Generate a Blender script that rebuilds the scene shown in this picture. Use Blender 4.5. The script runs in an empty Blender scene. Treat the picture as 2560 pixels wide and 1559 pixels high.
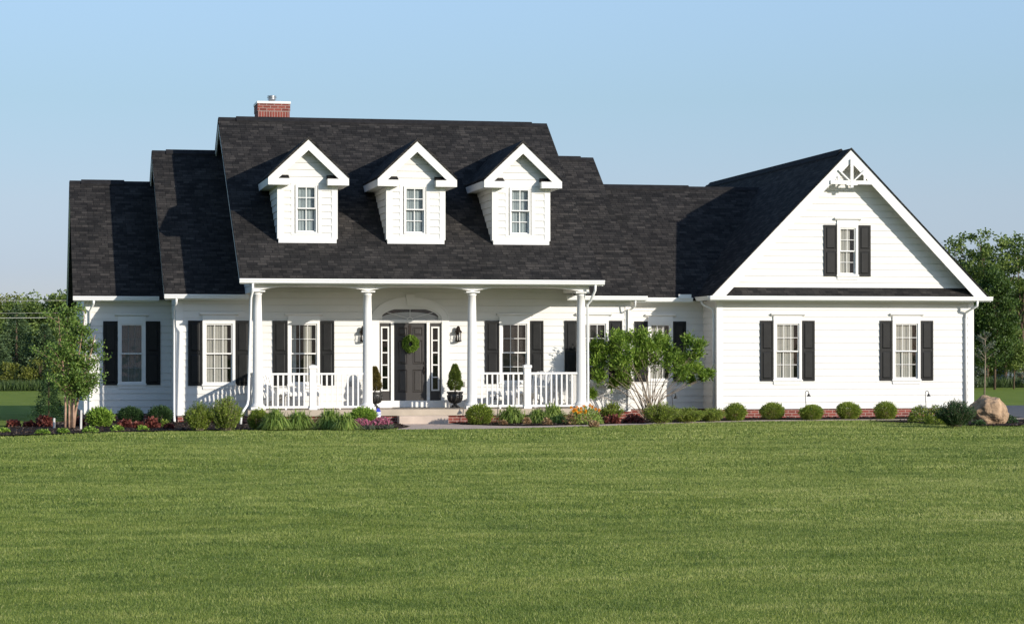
import bpy, math, random
import numpy as np

# ---------------------------------------------------------------- camera, world, sun
SC = bpy.context.scene
COL = SC.collection
FPX = 5850.0                      # focal length in source pixels (2560 wide)
TH = math.atan(.2094); RHO = .0016; V0 = 895.0
_s, _c = math.sin(TH), math.cos(TH)
F = np.array((_s, _c, 0.0)); R0 = np.array((_c, -_s, 0.0))
UP = math.sin(RHO)*R0 + math.cos(RHO)*np.array((0, 0, 1.0))
RT = math.cos(RHO)*R0 - math.sin(RHO)*np.array((0, 0, 1.0))
CAM = np.array((-9.937, -60.446, 1.65))
from mathutils import Matrix, Vector
cd = bpy.data.cameras.new('camera'); cam = bpy.data.objects.new('camera', cd); COL.objects.link(cam)
cam.matrix_world = Matrix(((RT[0], UP[0], -F[0], CAM[0]), (RT[1], UP[1], -F[1], CAM[1]), (RT[2], UP[2], -F[2], CAM[2]), (0, 0, 0, 1)))
cd.sensor_width = 36; cd.lens = FPX/2560*36; cd.shift_y = (V0-779.5)/2560
cd.clip_start = .5; cd.clip_end = 6000
SC.camera = cam

SUN_DIR = Vector((.79, -1.0, .39)).normalized()      # towards the sun
SUN_EL = math.asin(SUN_DIR.z); SUN_AZ = math.atan2(SUN_DIR.x, SUN_DIR.y)
W = bpy.data.worlds.new('World'); SC.world = W; W.use_nodes = True
nt = W.node_tree; bgn = nt.nodes['Background']
sky = nt.nodes.new('ShaderNodeTexSky'); sky.sky_type = 'NISHITA'; sky.sun_disc = False
sky.sun_elevation = SUN_EL; sky.sun_rotation = SUN_AZ
sky.air_density = 1.0; sky.dust_density = .3; sky.ozone_density = 3.0; sky.altitude = 200
# the photograph's sky is a little bluer and flatter towards the horizon than the model's
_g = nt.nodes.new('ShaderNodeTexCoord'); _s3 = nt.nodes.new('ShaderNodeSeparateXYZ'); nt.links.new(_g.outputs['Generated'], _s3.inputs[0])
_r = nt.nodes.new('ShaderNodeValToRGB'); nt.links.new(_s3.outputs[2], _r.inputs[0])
_st = [(0, (.80, .81, 1.18)), (.038, (.83, .82, 1.15)), (.067, (1.0, .92, 1.10)), (.11, (1.16, 1.09, 1.12)), (.155, (1.50, 1.35, 1.33)), (.35, (2.0, 1.9, 1.85)), (1, (2.0, 1.9, 1.85))]  # upper stops, above the frame, brightened to add fill on shaded walls
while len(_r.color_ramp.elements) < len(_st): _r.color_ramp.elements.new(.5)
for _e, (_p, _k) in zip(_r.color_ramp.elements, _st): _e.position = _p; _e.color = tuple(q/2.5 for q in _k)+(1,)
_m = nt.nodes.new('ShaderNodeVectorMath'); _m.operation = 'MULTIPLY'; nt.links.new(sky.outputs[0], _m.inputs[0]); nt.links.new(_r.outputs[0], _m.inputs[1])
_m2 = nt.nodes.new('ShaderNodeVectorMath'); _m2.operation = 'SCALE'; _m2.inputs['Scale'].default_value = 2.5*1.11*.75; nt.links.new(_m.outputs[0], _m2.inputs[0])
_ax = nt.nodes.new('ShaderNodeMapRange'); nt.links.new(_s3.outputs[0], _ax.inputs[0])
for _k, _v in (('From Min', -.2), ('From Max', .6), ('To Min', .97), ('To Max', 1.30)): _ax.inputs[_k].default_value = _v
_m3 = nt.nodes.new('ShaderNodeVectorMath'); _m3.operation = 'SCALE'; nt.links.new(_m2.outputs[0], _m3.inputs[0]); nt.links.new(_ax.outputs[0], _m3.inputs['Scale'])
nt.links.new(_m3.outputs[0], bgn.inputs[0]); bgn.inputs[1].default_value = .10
sl = bpy.data.lights.new('sun', 'SUN'); sl.energy = 4.1; sl.angle = math.radians(.5); sl.color = (1, .93, .82)
so = bpy.data.objects.new('sun', sl); COL.objects.link(so)
so.rotation_euler = SUN_DIR.to_track_quat('Z', 'Y').to_euler()
SC.view_settings.view_transform = 'Standard'; SC.view_settings.look = 'None'
SC.view_settings.exposure = .30; SC.view_settings.gamma = 1; SC.view_settings.use_curve_mapping = False
SC.cycles.max_bounces = 6; SC.cycles.transparent_max_bounces = 12

# ---------------------------------------------------------------- helpers
def ray(u, v):
    return F + (u-1280)/FPX*RT - (v-V0)/FPX*UP
def at(u, v, Y):                   # photo pixel -> point on the vertical plane Y
    d = ray(u, v); t = (Y-CAM[1])/d[1]; return CAM + t*d
def gr(u, v, Z=0.0):               # photo pixel -> point on the ground
    d = ray(u, v); t = (Z-CAM[2])/d[2]; return CAM + t*d
def depth(p): return float(np.dot(np.array(p)-CAM, F))

def tag(o, label=None, cat=None, group=None, kind=None):
    if label: o['label'] = label
    if cat: o['category'] = cat
    if group: o['group'] = group
    if kind: o['kind'] = kind
    return o

class MB:
    def __init__(s): s.v = []; s.f = []; s.sm = []
    def add(s, vs, fs, smooth=False):
        n = len(s.v); s.v += [tuple(p) for p in vs]
        for f in fs: s.f.append(tuple(i+n for i in f)); s.sm.append(smooth)
        return s
    def box(s, x0, x1, y0, y1, z0, z1):
        v = [(x0,y0,z0),(x1,y0,z0),(x1,y1,z0),(x0,y1,z0),(x0,y0,z1),(x1,y0,z1),(x1,y1,z1),(x0,y1,z1)]
        return s.add(v, [(0,3,2,1),(4,5,6,7),(0,1,5,4),(1,2,6,5),(2,3,7,6),(3,0,4,7)])
    def prism(s, pts, axis, a0, a1):
        """closed polygon pts extruded along axis ('x': pts are (y,z); 'y': (x,z); 'z': (x,y))"""
        def P(p, a):
            return {'x': (a, p[0], p[1]), 'y': (p[0], a, p[1]), 'z': (p[0], p[1], a)}[axis]
        n = len(pts); v = [P(p, a0) for p in pts] + [P(p, a1) for p in pts]
        fs = [tuple(range(n)), tuple(reversed(range(n, 2*n)))]
        fs += [(i, i+n, (i+1) % n+n, (i+1) % n) for i in range(n)]
        return s.add(v, fs)
    def beam(s, p, q, w, h, up=(0, 0, 1)):
        """square bar from p to q"""
        p = Vector(p); q = Vector(q); d = (q-p).normalized(); up = Vector(up)
        a = d.cross(up)
        if a.length < 1e-4: a = d.cross(Vector((1, 0, 0)))
        a.normalize(); b = a.cross(d)
        a *= w/2; b *= h/2
        v = [p-a-b, p+a-b, p+a+b, p-a+b, q-a-b, q+a-b, q+a+b, q-a+b]
        return s.add(v, [(0,3,2,1),(4,5,6,7),(0,1,5,4),(1,2,6,5),(2,3,7,6),(3,0,4,7)])
    def tube(s, pts, rad, seg=8, cap=True):
        pts = [Vector(p) for p in pts]; n = len(pts); vs = []
        if not hasattr(rad, '__len__'): rad = [rad]*n
        d0 = (pts[1]-pts[0]).normalized(); a = d0.orthogonal().normalized()
        for i, p in enumerate(pts):
            d = (pts[min(i+1, n-1)]-pts[max(i-1, 0)]).normalized()
            a = (a - d*a.dot(d)); a = a.normalized() if a.length > 1e-5 else d.orthogonal().normalized()
            b = d.cross(a)
            for k in range(seg):
                t = 2*math.pi*k/seg; vs.append(p + (a*math.cos(t)+b*math.sin(t))*rad[i])
        fs = [(i*seg+k, i*seg+(k+1) % seg, (i+1)*seg+(k+1) % seg, (i+1)*seg+k) for i in range(n-1) for k in range(seg)]
        if cap: fs += [tuple(reversed(range(seg))), tuple(range((n-1)*seg, n*seg))]
        return s.add(vs, fs, True)
    def lathe(s, prof, x=0, y=0, seg=20, smooth=True):
        """prof: list of (r,z)"""
        vs = [(x+r*math.cos(2*math.pi*k/seg), y+r*math.sin(2*math.pi*k/seg), z) for r, z in prof for k in range(seg)]
        n = len(prof)
        fs = [(i*seg+k, i*seg+(k+1) % seg, (i+1)*seg+(k+1) % seg, (i+1)*seg+k) for i in range(n-1) for k in range(seg)]
        fs += [tuple(reversed(range(seg))), tuple(range((n-1)*seg, n*seg))]
        return s.add(vs, fs, smooth)
    def slab(s, q, t):
        """quad q (4 points ccw seen from outside) thickened inwards by t"""
        q = [Vector(p) for p in q]; nrm = (q[1]-q[0]).cross(q[3]-q[0]).normalized()*t
        v = q + [p-nrm for p in q]
        return s.add(v, [(0,1,2,3),(7,6,5,4),(1,0,4,5),(2,1,5,6),(3,2,6,7),(0,3,7,4)])
    def build(s, name, mat, parent=None, loc=None):
        me = bpy.data.meshes.new(name); me.from_pydata([tuple(p) for p in s.v], [], s.f)
        me.polygons.foreach_set('use_smooth', s.sm); me.materials.append(mat); me.validate(); me.update()
        o = bpy.data.objects.new(name, me); COL.objects.link(o)
        if parent: o.parent = parent
        if loc is not None: o.location = loc
        return o

def empty(name, loc, rz=0.0):
    o = bpy.data.objects.new(name, None); COL.objects.link(o); o.location = loc; o.rotation_euler = (0, 0, rz)
    o.empty_display_size = .3
    return o
def thing(name, loc, label, cat, group=None, rz=0.0):
    return tag(empty(name, loc, rz), label, cat, group)
def copy_tree(o, parent=None):
    c = o.copy(); COL.objects.link(c); c.parent = parent
    for ch in list(o.children): copy_tree(ch, c)
    return c

def npmesh(name, V, Q, mat, parent=None, tint=None, loc=None, k=4):
    """fast mesh from numpy arrays, Q is (n,k)"""
    me = bpy.data.meshes.new(name); V = np.ascontiguousarray(V, dtype=np.float32); Q = np.ascontiguousarray(Q, dtype=np.int32)
    me.vertices.add(len(V)); me.vertices.foreach_set('co', V.ravel())
    me.loops.add(Q.size); me.loops.foreach_set('vertex_index', Q.ravel())
    me.polygons.add(len(Q)); me.polygons.foreach_set('loop_start', np.arange(0, Q.size, k, dtype=np.int32))
    try: me.polygons.foreach_set('loop_total', np.full(len(Q), k, dtype=np.int32))
    except Exception: pass
    if tint is not None:
        a = me.attributes.new('tint', 'FLOAT', 'POINT'); a.data.foreach_set('value', np.ascontiguousarray(tint, dtype=np.float32))
    me.materials.append(mat); me.update(calc_edges=True)
    o = bpy.data.objects.new(name, me); COL.objects.link(o)
    if parent: o.parent = parent
    if loc is not None: o.location = loc
    return o

# ---------------------------------------------------------------- materials
def newmat(name):
    m = bpy.data.materials.new(name); m.use_nodes = True
    return m, m.node_tree, m.node_tree.nodes['Principled BSDF']
def N(t, typ, **kw):
    n = t.nodes.new(typ)
    for k, v in kw.items(): setattr(n, k, v)
    return n
def plain(name, col, rough=.6, var=.08, scale=3.0, spec=.4, metal=0.0, bump=0.0, bscale=40):
    """one colour with soft mottling, so nothing is perfectly flat"""
    m, t, b = newmat(name)
    g = N(t, 'ShaderNodeNewGeometry'); n = N(t, 'ShaderNodeTexNoise'); n.inputs['Scale'].default_value = scale; n.inputs['Detail'].default_value = 5
    t.links.new(g.outputs['Position'], n.inputs['Vector'])
    r = N(t, 'ShaderNodeValToRGB'); r.color_ramp.elements[0].position = .3; r.color_ramp.elements[1].position = .7
    r.color_ramp.elements[0].color = tuple(c*(1-var) for c in col)+(1,); r.color_ramp.elements[1].color = tuple(min(1, c*(1+var)) for c in col)+(1,)
    t.links.new(n.outputs[0], r.inputs[0]); t.links.new(r.outputs[0], b.inputs['Base Color'])
    b.inputs['Roughness'].default_value = rough; b.inputs['Specular IOR Level'].default_value = spec; b.inputs['Metallic'].default_value = metal
    if bump:
        n2 = N(t, 'ShaderNodeTexNoise'); n2.inputs['Scale'].default_value = bscale; t.links.new(g.outputs['Position'], n2.inputs['Vector'])
        bp = N(t, 'ShaderNodeBump'); bp.inputs['Strength'].default_value = 1; bp.inputs['Distance'].default_value = bump
        t.links.new(n2.outputs[0], bp.inputs['Height']); t.links.new(bp.outputs[0], b.inputs['Normal'])
    return m

def brick_vec(t, mode):
    g = N(t, 'ShaderNodeNewGeometry'); s = N(t, 'ShaderNodeSeparateXYZ'); t.links.new(g.outputs['Position'], s.inputs[0])
    c = N(t, 'ShaderNodeCombineXYZ')
    if mode == 'wall':
        a = N(t, 'ShaderNodeMath', operation='ADD'); t.links.new(s.outputs[0], a.inputs[0]); t.links.new(s.outputs[1], a.inputs[1])
        t.links.new(a.outputs[0], c.inputs[0])
    else: t.links.new(s.outputs[0 if mode == 'x' else 1], c.inputs[0])
    m = N(t, 'ShaderNodeMath', operation='MULTIPLY'); m.inputs[1].default_value = 1.0 if mode == 'wall' else (1.73 if mode == 'x' else 1.41)
    t.links.new(s.outputs[2], m.inputs[0]); t.links.new(m.outputs[0], c.inputs[1])
    return g, c
def bricks(name, soldier=False):
    m, t, b = newmat(name); g, c = brick_vec(t, 'wall')
    k = N(t, 'ShaderNodeTexBrick'); t.links.new(c.outputs[0], k.inputs['Vector'])
    k.inputs['Color1'].default_value = (.15, .032, .024, 1); k.inputs['Color2'].default_value = (.26, .06, .042, 1); k.inputs['Mortar'].default_value = (.42, .31, .27, 1)
    k.inputs['Scale'].default_value = 1; k.inputs['Mortar Size'].default_value = .008; k.inputs['Mortar Smooth'].default_value = .2
    k.inputs['Brick Width'].default_value = .075 if soldier else .21; k.inputs['Row Height'].default_value = .21 if soldier else .075
    if soldier: k.offset = 0
    t.links.new(k.outputs[0], b.inputs['Base Color']); b.inputs['Roughness'].default_value = .9
    bp = N(t, 'ShaderNodeBump'); bp.invert = True; bp.inputs['Distance'].default_value = .006; t.links.new(k.outputs['Fac'], bp.inputs['Height']); t.links.new(bp.outputs[0], b.inputs['Normal'])
    return m
def shingles(name, mode):
    m, t, b = newmat(name); g, c = brick_vec(t, mode)
    k = N(t, 'ShaderNodeTexBrick'); t.links.new(c.outputs[0], k.inputs['Vector'])
    k.inputs['Color1'].default_value = (.021, .0200, .0195, 1); k.inputs['Color2'].default_value = (.050, .0455, .042, 1); k.inputs['Mortar'].default_value = (.010, .010, .011, 1)
    k.inputs['Scale'].default_value = 1; k.inputs['Mortar Size'].default_value = .006; k.inputs['Mortar Smooth'].default_value = .4; k.inputs['Bias'].default_value = -.15
    k.inputs['Brick Width'].default_value = .17; k.inputs['Row Height'].default_value = .115; k.offset = .37; k.offset_frequency = 3; k.squash = 1.5; k.squash_frequency = 2
    # a second, offset course of tabs breaks the regularity
    mp = N(t, 'ShaderNodeMapping'); mp.inputs['Location'].default_value = (3.71, 0, 0); t.links.new(c.outputs[0], mp.inputs[0])
    k2 = N(t, 'ShaderNodeTexBrick'); t.links.new(mp.outputs[0], k2.inputs['Vector'])
    k2.inputs['Color1'].default_value = (.72, .72, .74, 1); k2.inputs['Color2'].default_value = (1.3, 1.27, 1.24, 1); k2.inputs['Mortar'].default_value = (.8, .8, .8, 1)
    k2.inputs['Scale'].default_value = 1; k2.inputs['Mortar Size'].default_value = .0; k2.inputs['Brick Width'].default_value = .27; k2.inputs['Row Height'].default_value = .115; k2.offset = .61; k2.offset_frequency = 2
    mx = N(t, 'ShaderNodeMix', data_type='RGBA', blend_type='MULTIPLY'); mx.inputs[0].default_value = 1
    t.links.new(k.outputs[0], mx.inputs[6]); t.links.new(k2.outputs[0], mx.inputs[7])
    n = N(t, 'ShaderNodeTexNoise'); n.inputs['Scale'].default_value = 1.1; n.inputs['Detail'].default_value = 6; t.links.new(c.outputs[0], n.inputs['Vector'])
    r = N(t, 'ShaderNodeMapRange'); r.inputs['From Min'].default_value = .3; r.inputs['From Max'].default_value = .7; r.inputs['To Min'].default_value = .82; r.inputs['To Max'].default_value = 1.15; t.links.new(n.outputs[0], r.inputs[0])
    mx2 = N(t, 'ShaderNodeMix', data_type='RGBA', blend_type='MULTIPLY'); mx2.inputs[0].default_value = 1
    t.links.new(mx.outputs[2], mx2.inputs[6]); t.links.new(r.outputs[0], mx2.inputs[7])
    t.links.new(mx2.outputs[2], b.inputs['Base Color']); b.inputs['Roughness'].default_value = .95; b.inputs['Specular IOR Level'].default_value = .15
    bp = N(t, 'ShaderNodeBump'); bp.invert = True; bp.inputs['Distance'].default_value = .012; t.links.new(k.outputs['Fac'], bp.inputs['Height']); t.links.new(bp.outputs[0], b.inputs['Normal'])
    return m
def leafmat(name, stops, trans=.35, rough=.55):
    """foliage: per-leaf tint through a ramp, diffuse + translucent"""
    m, t, b = newmat(name); a = N(t, 'ShaderNodeAttribute', attribute_name='tint')
    r = N(t, 'ShaderNodeValToRGB')
    while len(r.color_ramp.elements) < len(stops): r.color_ramp.elements.new(.5)
    for e, (p, c) in zip(r.color_ramp.elements, stops): e.position = p; e.color = c+(1,)
    t.links.new(a.outputs['Fac'], r.inputs[0]); t.links.new(r.outputs[0], b.inputs['Base Color'])
    b.inputs['Roughness'].default_value = rough; b.inputs['Specular IOR Level'].default_value = .35
    tr = N(t, 'ShaderNodeBsdfTranslucent'); t.links.new(r.outputs[0], tr.inputs[0]); mx = N(t, 'ShaderNodeMixShader'); mx.inputs[0].default_value = trans
    out = t.nodes['Material Output']; t.links.new(b.outputs[0], mx.inputs[1]); t.links.new(tr.outputs[0], mx.inputs[2]); t.links.new(mx.outputs[0], out.inputs[0])
    return m
def glassmat(name, tint=(1, 1, 1)):
    m, t, b = newmat(name); out = t.nodes['Material Output']; t.nodes.remove(b)
    tr = N(t, 'ShaderNodeBsdfTransparent'); tr.inputs[0].default_value = tint+(1,)
    gl = N(t, 'ShaderNodeBsdfGlossy'); gl.inputs['Roughness'].default_value = .03
    fr = N(t, 'ShaderNodeLayerWeight'); fr.inputs[0].default_value = .5; pw = N(t, 'ShaderNodeMath', operation='POWER'); pw.inputs[1].default_value = 5; t.links.new(fr.outputs['Facing'], pw.inputs[0]); mx = N(t, 'ShaderNodeMixShader')
    n = N(t, 'ShaderNodeTexNoise'); n.inputs['Scale'].default_value = 1.5; g = N(t, 'ShaderNodeNewGeometry'); t.links.new(g.outputs['Position'], n.inputs['Vector'])
    bp = N(t, 'ShaderNodeBump'); bp.inputs['Distance'].default_value = .004; t.links.new(n.outputs[0], bp.inputs['Height']); t.links.new(bp.outputs[0], gl.inputs['Normal'])
    ad = N(t, 'ShaderNodeMath', operation='ADD'); ad.inputs[1].default_value = .045; t.links.new(pw.outputs[0], ad.inputs[0])
    t.links.new(ad.outputs[0], mx.inputs[0]); t.links.new(tr.outputs[0], mx.inputs[1]); t.links.new(gl.outputs[0], mx.inputs[2]); t.links.new(mx.outputs[0], out.inputs[0])
    return m

M = {}
M['siding'] = plain('white_siding', (.715, .70, .665), .55, .03, 1.2)
M['trim'] = plain('white_trim', (.77, .755, .725), .45, .02, 2.0)
M['gutter'] = plain('white_gutter', (.82, .82, .80), .3, .02, 2.0)
M['shutter'] = plain('black_shutter', (.0095, .0095, .0095), .45, .3, 5.0, .22)
M['brick'] = bricks('red_brick'); M['soldier'] = bricks('red_brick_soldier_course', True)
M['roof'] = shingles('charcoal_shingles', 'x'); M['roofy'] = shingles('charcoal_shingles_side', 'y')
M['cap'] = plain('ridge_cap', (.022, .021, .022), .95, .3, 6.0, .15)
M['glass'] = glassmat('window_glass')
M['curtain'] = plain('pale_curtain', (.29, .285, .25), .9, .05, 6.0)
M['sheer'] = plain('grey_sheer', (.24, .28, .28), .9, .08, 8.0)
M['blind'] = plain('dark_blind', (.035, .034, .032), .6, .2, 8.0)
M['grille_dim'] = plain('shaded_grille', (.17, .19, .20), .6)
M['dim'] = plain('dim_drape', (.10, .115, .12), .9)
M['reflection_panel'] = plain('fan_reflection', (.42, .43, .43), .8)
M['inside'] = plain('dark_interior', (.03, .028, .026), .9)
M['door'] = plain('dark_brown_door', (.040, .035, .032), .42, .12, 3.0)
M['bronze'] = plain('dark_bronze', (.03, .022, .018), .4, .2, 20, .5, .6)
M['concrete'] = plain('tan_concrete', (.44, .37, .29), .9, .12, 2.2, .2, 0, .002, 60)
M['step'] = plain('pink_concrete', (.50, .41, .34), .9, .10, 3.2, .2, 0, .002, 60)
M['metal'] = plain('galvanised_steel', (.55, .56, .57), .35, .1, 9, .5, .9)
M['urn'] = plain('black_urn', (.035, .034, .032), .35, .25, 12)
M['rock'] = plain('tan_granite', (.36, .245, .155), .95, .38, 5.5, .2, 0, .06, 8)
M['bark'] = plain('brown_bark', (.12, .085, .06), .95, .3, 9, .1)
M['birchbark'] = plain('peeling_birch_bark', (.36, .235, .165), .9, .35, 7, .1)
M['stem'] = plain('grey_stem', (.25, .20, .15), .9, .25, 9, .1)
M['stake'] = plain('weathered_stake', (.50, .48, .45), .9, .15, 12)
M['black'] = plain('black_metal', (.02, .02, .02), .5, .2, 12)
M['wire'] = plain('pale_wire', (.45, .44, .40), .6, .1)
M['wood'] = plain('pole_wood', (.16, .12, .09), .9, .2)

def groundmat(name, stops, scale, rough=.95, bump=.01, bscale=25, extra=None):
    m, t, b = newmat(name); g = N(t, 'ShaderNodeNewGeometry')
    n = N(t, 'ShaderNodeTexNoise'); n.inputs['Scale'].default_value = scale; n.inputs['Detail'].default_value = 10; n.inputs['Roughness'].default_value = .65
    t.links.new(g.outputs['Position'], n.inputs['Vector'])
    r = N(t, 'ShaderNodeValToRGB')
    while len(r.color_ramp.elements) < len(stops): r.color_ramp.elements.new(.5)
    for e, (p, c) in zip(r.color_ramp.elements, stops): e.position = p; e.color = c+(1,)
    t.links.new(n.outputs[0], r.inputs[0]); t.links.new(r.outputs[0], b.inputs['Base Color'])
    b.inputs['Roughness'].default_value = rough; b.inputs['Specular IOR Level'].default_value = .1
    n2 = N(t, 'ShaderNodeTexNoise'); n2.inputs['Scale'].default_value = bscale; n2.inputs['Detail'].default_value = 6; t.links.new(g.outputs['Position'], n2.inputs['Vector'])
    bp = N(t, 'ShaderNodeBump'); bp.inputs['Distance'].default_value = bump; t.links.new(n2.outputs[0], bp.inputs['Height']); t.links.new(bp.outputs[0], b.inputs['Normal'])
    return m
M['lawn'] = groundmat('lawn_ground', [(.32, (.12, .17, .022)), (.5, (.175, .225, .032)), (.68, (.22, .26, .045))], .9, bump=.02, bscale=30)
M['mulch'] = groundmat('dark_mulch', [(.35, (.012, .008, .006)), (.65, (.045, .028, .020))], 9, bump=.03, bscale=18)
M['asphalt'] = groundmat('asphalt', [(.4, (.10, .10, .105)), (.6, (.15, .15, .155))], 4, bump=.003)
def pavermat():
    m, t, b = newmat('brick_pavers'); g = N(t, 'ShaderNodeNewGeometry')
    k = N(t, 'ShaderNodeTexBrick'); t.links.new(g.outputs['Position'], k.inputs['Vector'])
    k.inputs['Color1'].default_value = (.46, .34, .27, 1); k.inputs['Color2'].default_value = (.60, .47, .38, 1); k.inputs['Mortar'].default_value = (.30, .23, .19, 1)
    k.inputs['Scale'].default_value = 1; k.inputs['Mortar Size'].default_value = .006; k.inputs['Brick Width'].default_value = .2; k.inputs['Row Height'].default_value = .1
    t.links.new(k.outputs[0], b.inputs['Base Color']); b.inputs['Roughness'].default_value = .9
    return m
M['paver'] = pavermat()
M['chips'] = leafmat('bark_chips', [(0, (.012, .008, .006)), (.6, (.04, .025, .018)), (1, (.11, .075, .05))], .0)
def g3(a, b, c): return [(0.0, a), (.5, b), (1.0, c)]
M['grass'] = leafmat('grass_blades', [(0, (.055, .097, .014)), (.35, (.150, .206, .036)), (.7, (.282, .320, .074)), (1, (.46, .45, .18))], .3)
M['weeds'] = leafmat('tall_weeds', g3((0.036, 0.065, 0.014), (0.072, 0.115, 0.029), (0.122, 0.158, 0.050)), .3)
M['lf_box'] = leafmat('boxwood_leaves', g3((0.087, 0.130, 0.024), (0.210, 0.280, 0.040), (0.419, 0.480, 0.080)))
M['lf_dark'] = leafmat('dark_yew_leaves', g3((0.019, 0.047, 0.019), (0.047, 0.094, 0.031), (0.094, 0.172, 0.047)))
M['lf_fresh'] = leafmat('fresh_leaves', g3((0.091, 0.157, 0.025), (0.236, 0.369, 0.053), (0.470, 0.632, 0.105)), .4)
M['lf_birch'] = leafmat('birch_leaves', g3((0.057, 0.110, 0.022), (0.155, 0.251, 0.047), (0.340, 0.456, 0.110)), .4)
M['lf_lily'] = leafmat('daylily_blades', g3((0.101, 0.158, 0.035), (0.243, 0.350, 0.070), (0.565, 0.630, 0.175)), .35)
M['lf_red'] = leafmat('burgundy_leaves', g3((0.078, 0.019, 0.018), (0.195, 0.052, 0.039), (0.351, 0.130, 0.091)), .3)
M['lf_tan'] = leafmat('bronze_leaves', g3((.20, .12, .06), (.38, .24, .13), (.5, .38, .2)), .3)
M['fl_pink'] = leafmat('pink_petals', g3((0.390, 0.091, 0.169), (0.585, 0.156, 0.260), (0.715, 0.260, 0.390)), .3)
M['fl_orange'] = leafmat('orange_petals', g3((.80, .30, .01), (.90, .42, .015), (.95, .55, .04)), .3)
M['fl_lilac'] = leafmat('lilac_petals', g3((.30, .24, .38), (.45, .38, .52), (.6, .55, .66)), .3)
M['lf_grey'] = leafmat('grey_green_leaves', g3((.07, .09, .06), (.14, .17, .12), (.24, .26, .18)), .3)
M['lf_tree'] = leafmat('tree_leaves', g3((0.051, 0.083, 0.022), (0.132, 0.193, 0.040), (0.304, 0.368, 0.083)), .35)
M['lf_pear'] = leafmat('pear_leaves', g3((.022, .045, .010), (.065, .115, .020), (.14, .21, .04)), .3)
M['lf_open'] = leafmat('open_shrub_leaves', g3((.055, .105, .012), (.165, .275, .030), (.38, .50, .09)), .4)
M['lf_yel'] = leafmat('yellow_green_leaves', g3((0.060, 0.070, 0.013), (0.150, 0.170, 0.025), (0.260, 0.270, 0.050)), .35)
M['lf_con'] = leafmat('conifer_needles', g3((0.029, 0.058, 0.025), (0.072, 0.119, 0.047), (0.154, 0.208, 0.072)), .2)
M['lf_cone'] = leafmat('topiary_leaves', g3((0.050, 0.084, 0.020), (0.134, 0.193, 0.034), (0.286, 0.336, 0.067)), .3)
M['lf_brown'] = leafmat('bronzed_topiary_leaves', g3((.08, .06, .02), (.17, .14, .04), (.26, .22, .06)), .3)
M['lf_rust'] = leafmat('dry_brown_leaves', g3((.14, .10, .05), (.25, .17, .10), (.36, .26, .17)), .3)

# ================================================================ THE HOUSE
HOUSE = thing('farmhouse', (0, 0, 0), 'white clapboard farmhouse with dark shingle roofs, three dormers and front porch', 'house')
EXP = .178
def siding(mb, O, d, n, z0, z1, fa, fb, holes=(), phase=0.0):
    """lapped boards on a vertical plane: O origin, d horizontal dir, n outward normal, fa/fb edge functions of z"""
    cuts = set([z0, z1]); z = z0 + phase
    rows = []
    while z < z1-1e-6: rows.append(z); z += EXP
    rows_full = list(rows)
    for r in rows: cuts.add(r)
    for h in holes: cuts.add(h[2]); cuts.add(h[3])
    cuts = sorted(c for c in cuts if z0-1e-9 <= c <= z1+1e-9)
    def out(z, r): return .022 - .0180*((z-r)/EXP)
    def P(s, z, o): return (O[0]+d[0]*s+n[0]*o, O[1]+d[1]*s+n[1]*o, z)
    for zb, zt in zip(cuts[:-1], cuts[1:]):
        if zt-zb < 1e-5: continue
        r = max([q for q in [z0-EXP+phase]+rows_full if q <= zb+1e-6])
        segs = [(fa(zb), fb(zb), fa(zt), fb(zt))]
        for h in holes:
            if h[2] <= zb+1e-6 and h[3] >= zt-1e-6:
                new = []
                for a0, b0, a1, b1 in segs:
                    if b0 <= h[0] or a0 >= h[1]: new.append((a0, b0, a1, b1)); continue
                    if a0 < h[0]: new.append((a0, h[0], a1, h[0]))
                    if b0 > h[1]: new.append((h[1], b0, h[1], b1))
                segs = new
        for a0, b0, a1, b1 in segs:
            if b0-a0 < 1e-4 and b1-a1 < 1e-4: continue
            gp = .0055 if (abs(zb-r) < 1e-6 and zt-zb > .02) else 0.0      # recess added under each board to deepen its shadow line
            ob, ot = out(zb, r), out(zt, r)
            mb.add([P(a0, zb+gp, ob), P(b0, zb+gp, ob), P(b1, zt, ot), P(a1, zt, ot)], [(0, 1, 2, 3)])
            if abs(zb-r) < 1e-6: mb.add([P(a0, zb+gp, -.012), P(b0, zb+gp, -.012), P(b0, zb+gp, ob), P(a0, zb+gp, ob)], [(0, 1, 2, 3)])
            if gp:
                mb.add([P(a0, zb, -.012), P(b0, zb, -.012), P(b0, zb+gp, -.012), P(a0, zb+gp, -.012)], [(0, 1, 2, 3)])
                mb.add([P(a0, zb, .004), P(b0, zb, .004), P(b0, zb, -.012), P(a0, zb, -.012)], [(0, 1, 2, 3)])
    return mb
K = lambda c: (lambda z: c)
def front_wall(x0, x1, Y, z0, z1, holes=()):
    mb = MB(); siding(mb, (0, Y), (1, 0), (0, -1), z0, z1, K(x0), K(x1), holes)
    return mb.build('siding_wall', M['siding'], HOUSE)
def side_wall(X, sgn, z0, poly_a, poly_b, z1):
    """plane X const, facing sgn; s runs along +Y"""
    mb = MB(); siding(mb, (X, 0), (0, 1), (sgn, 0), z0, z1, poly_a, poly_b)
    return mb.build('siding_wall', M['siding'], HOUSE)

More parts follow.
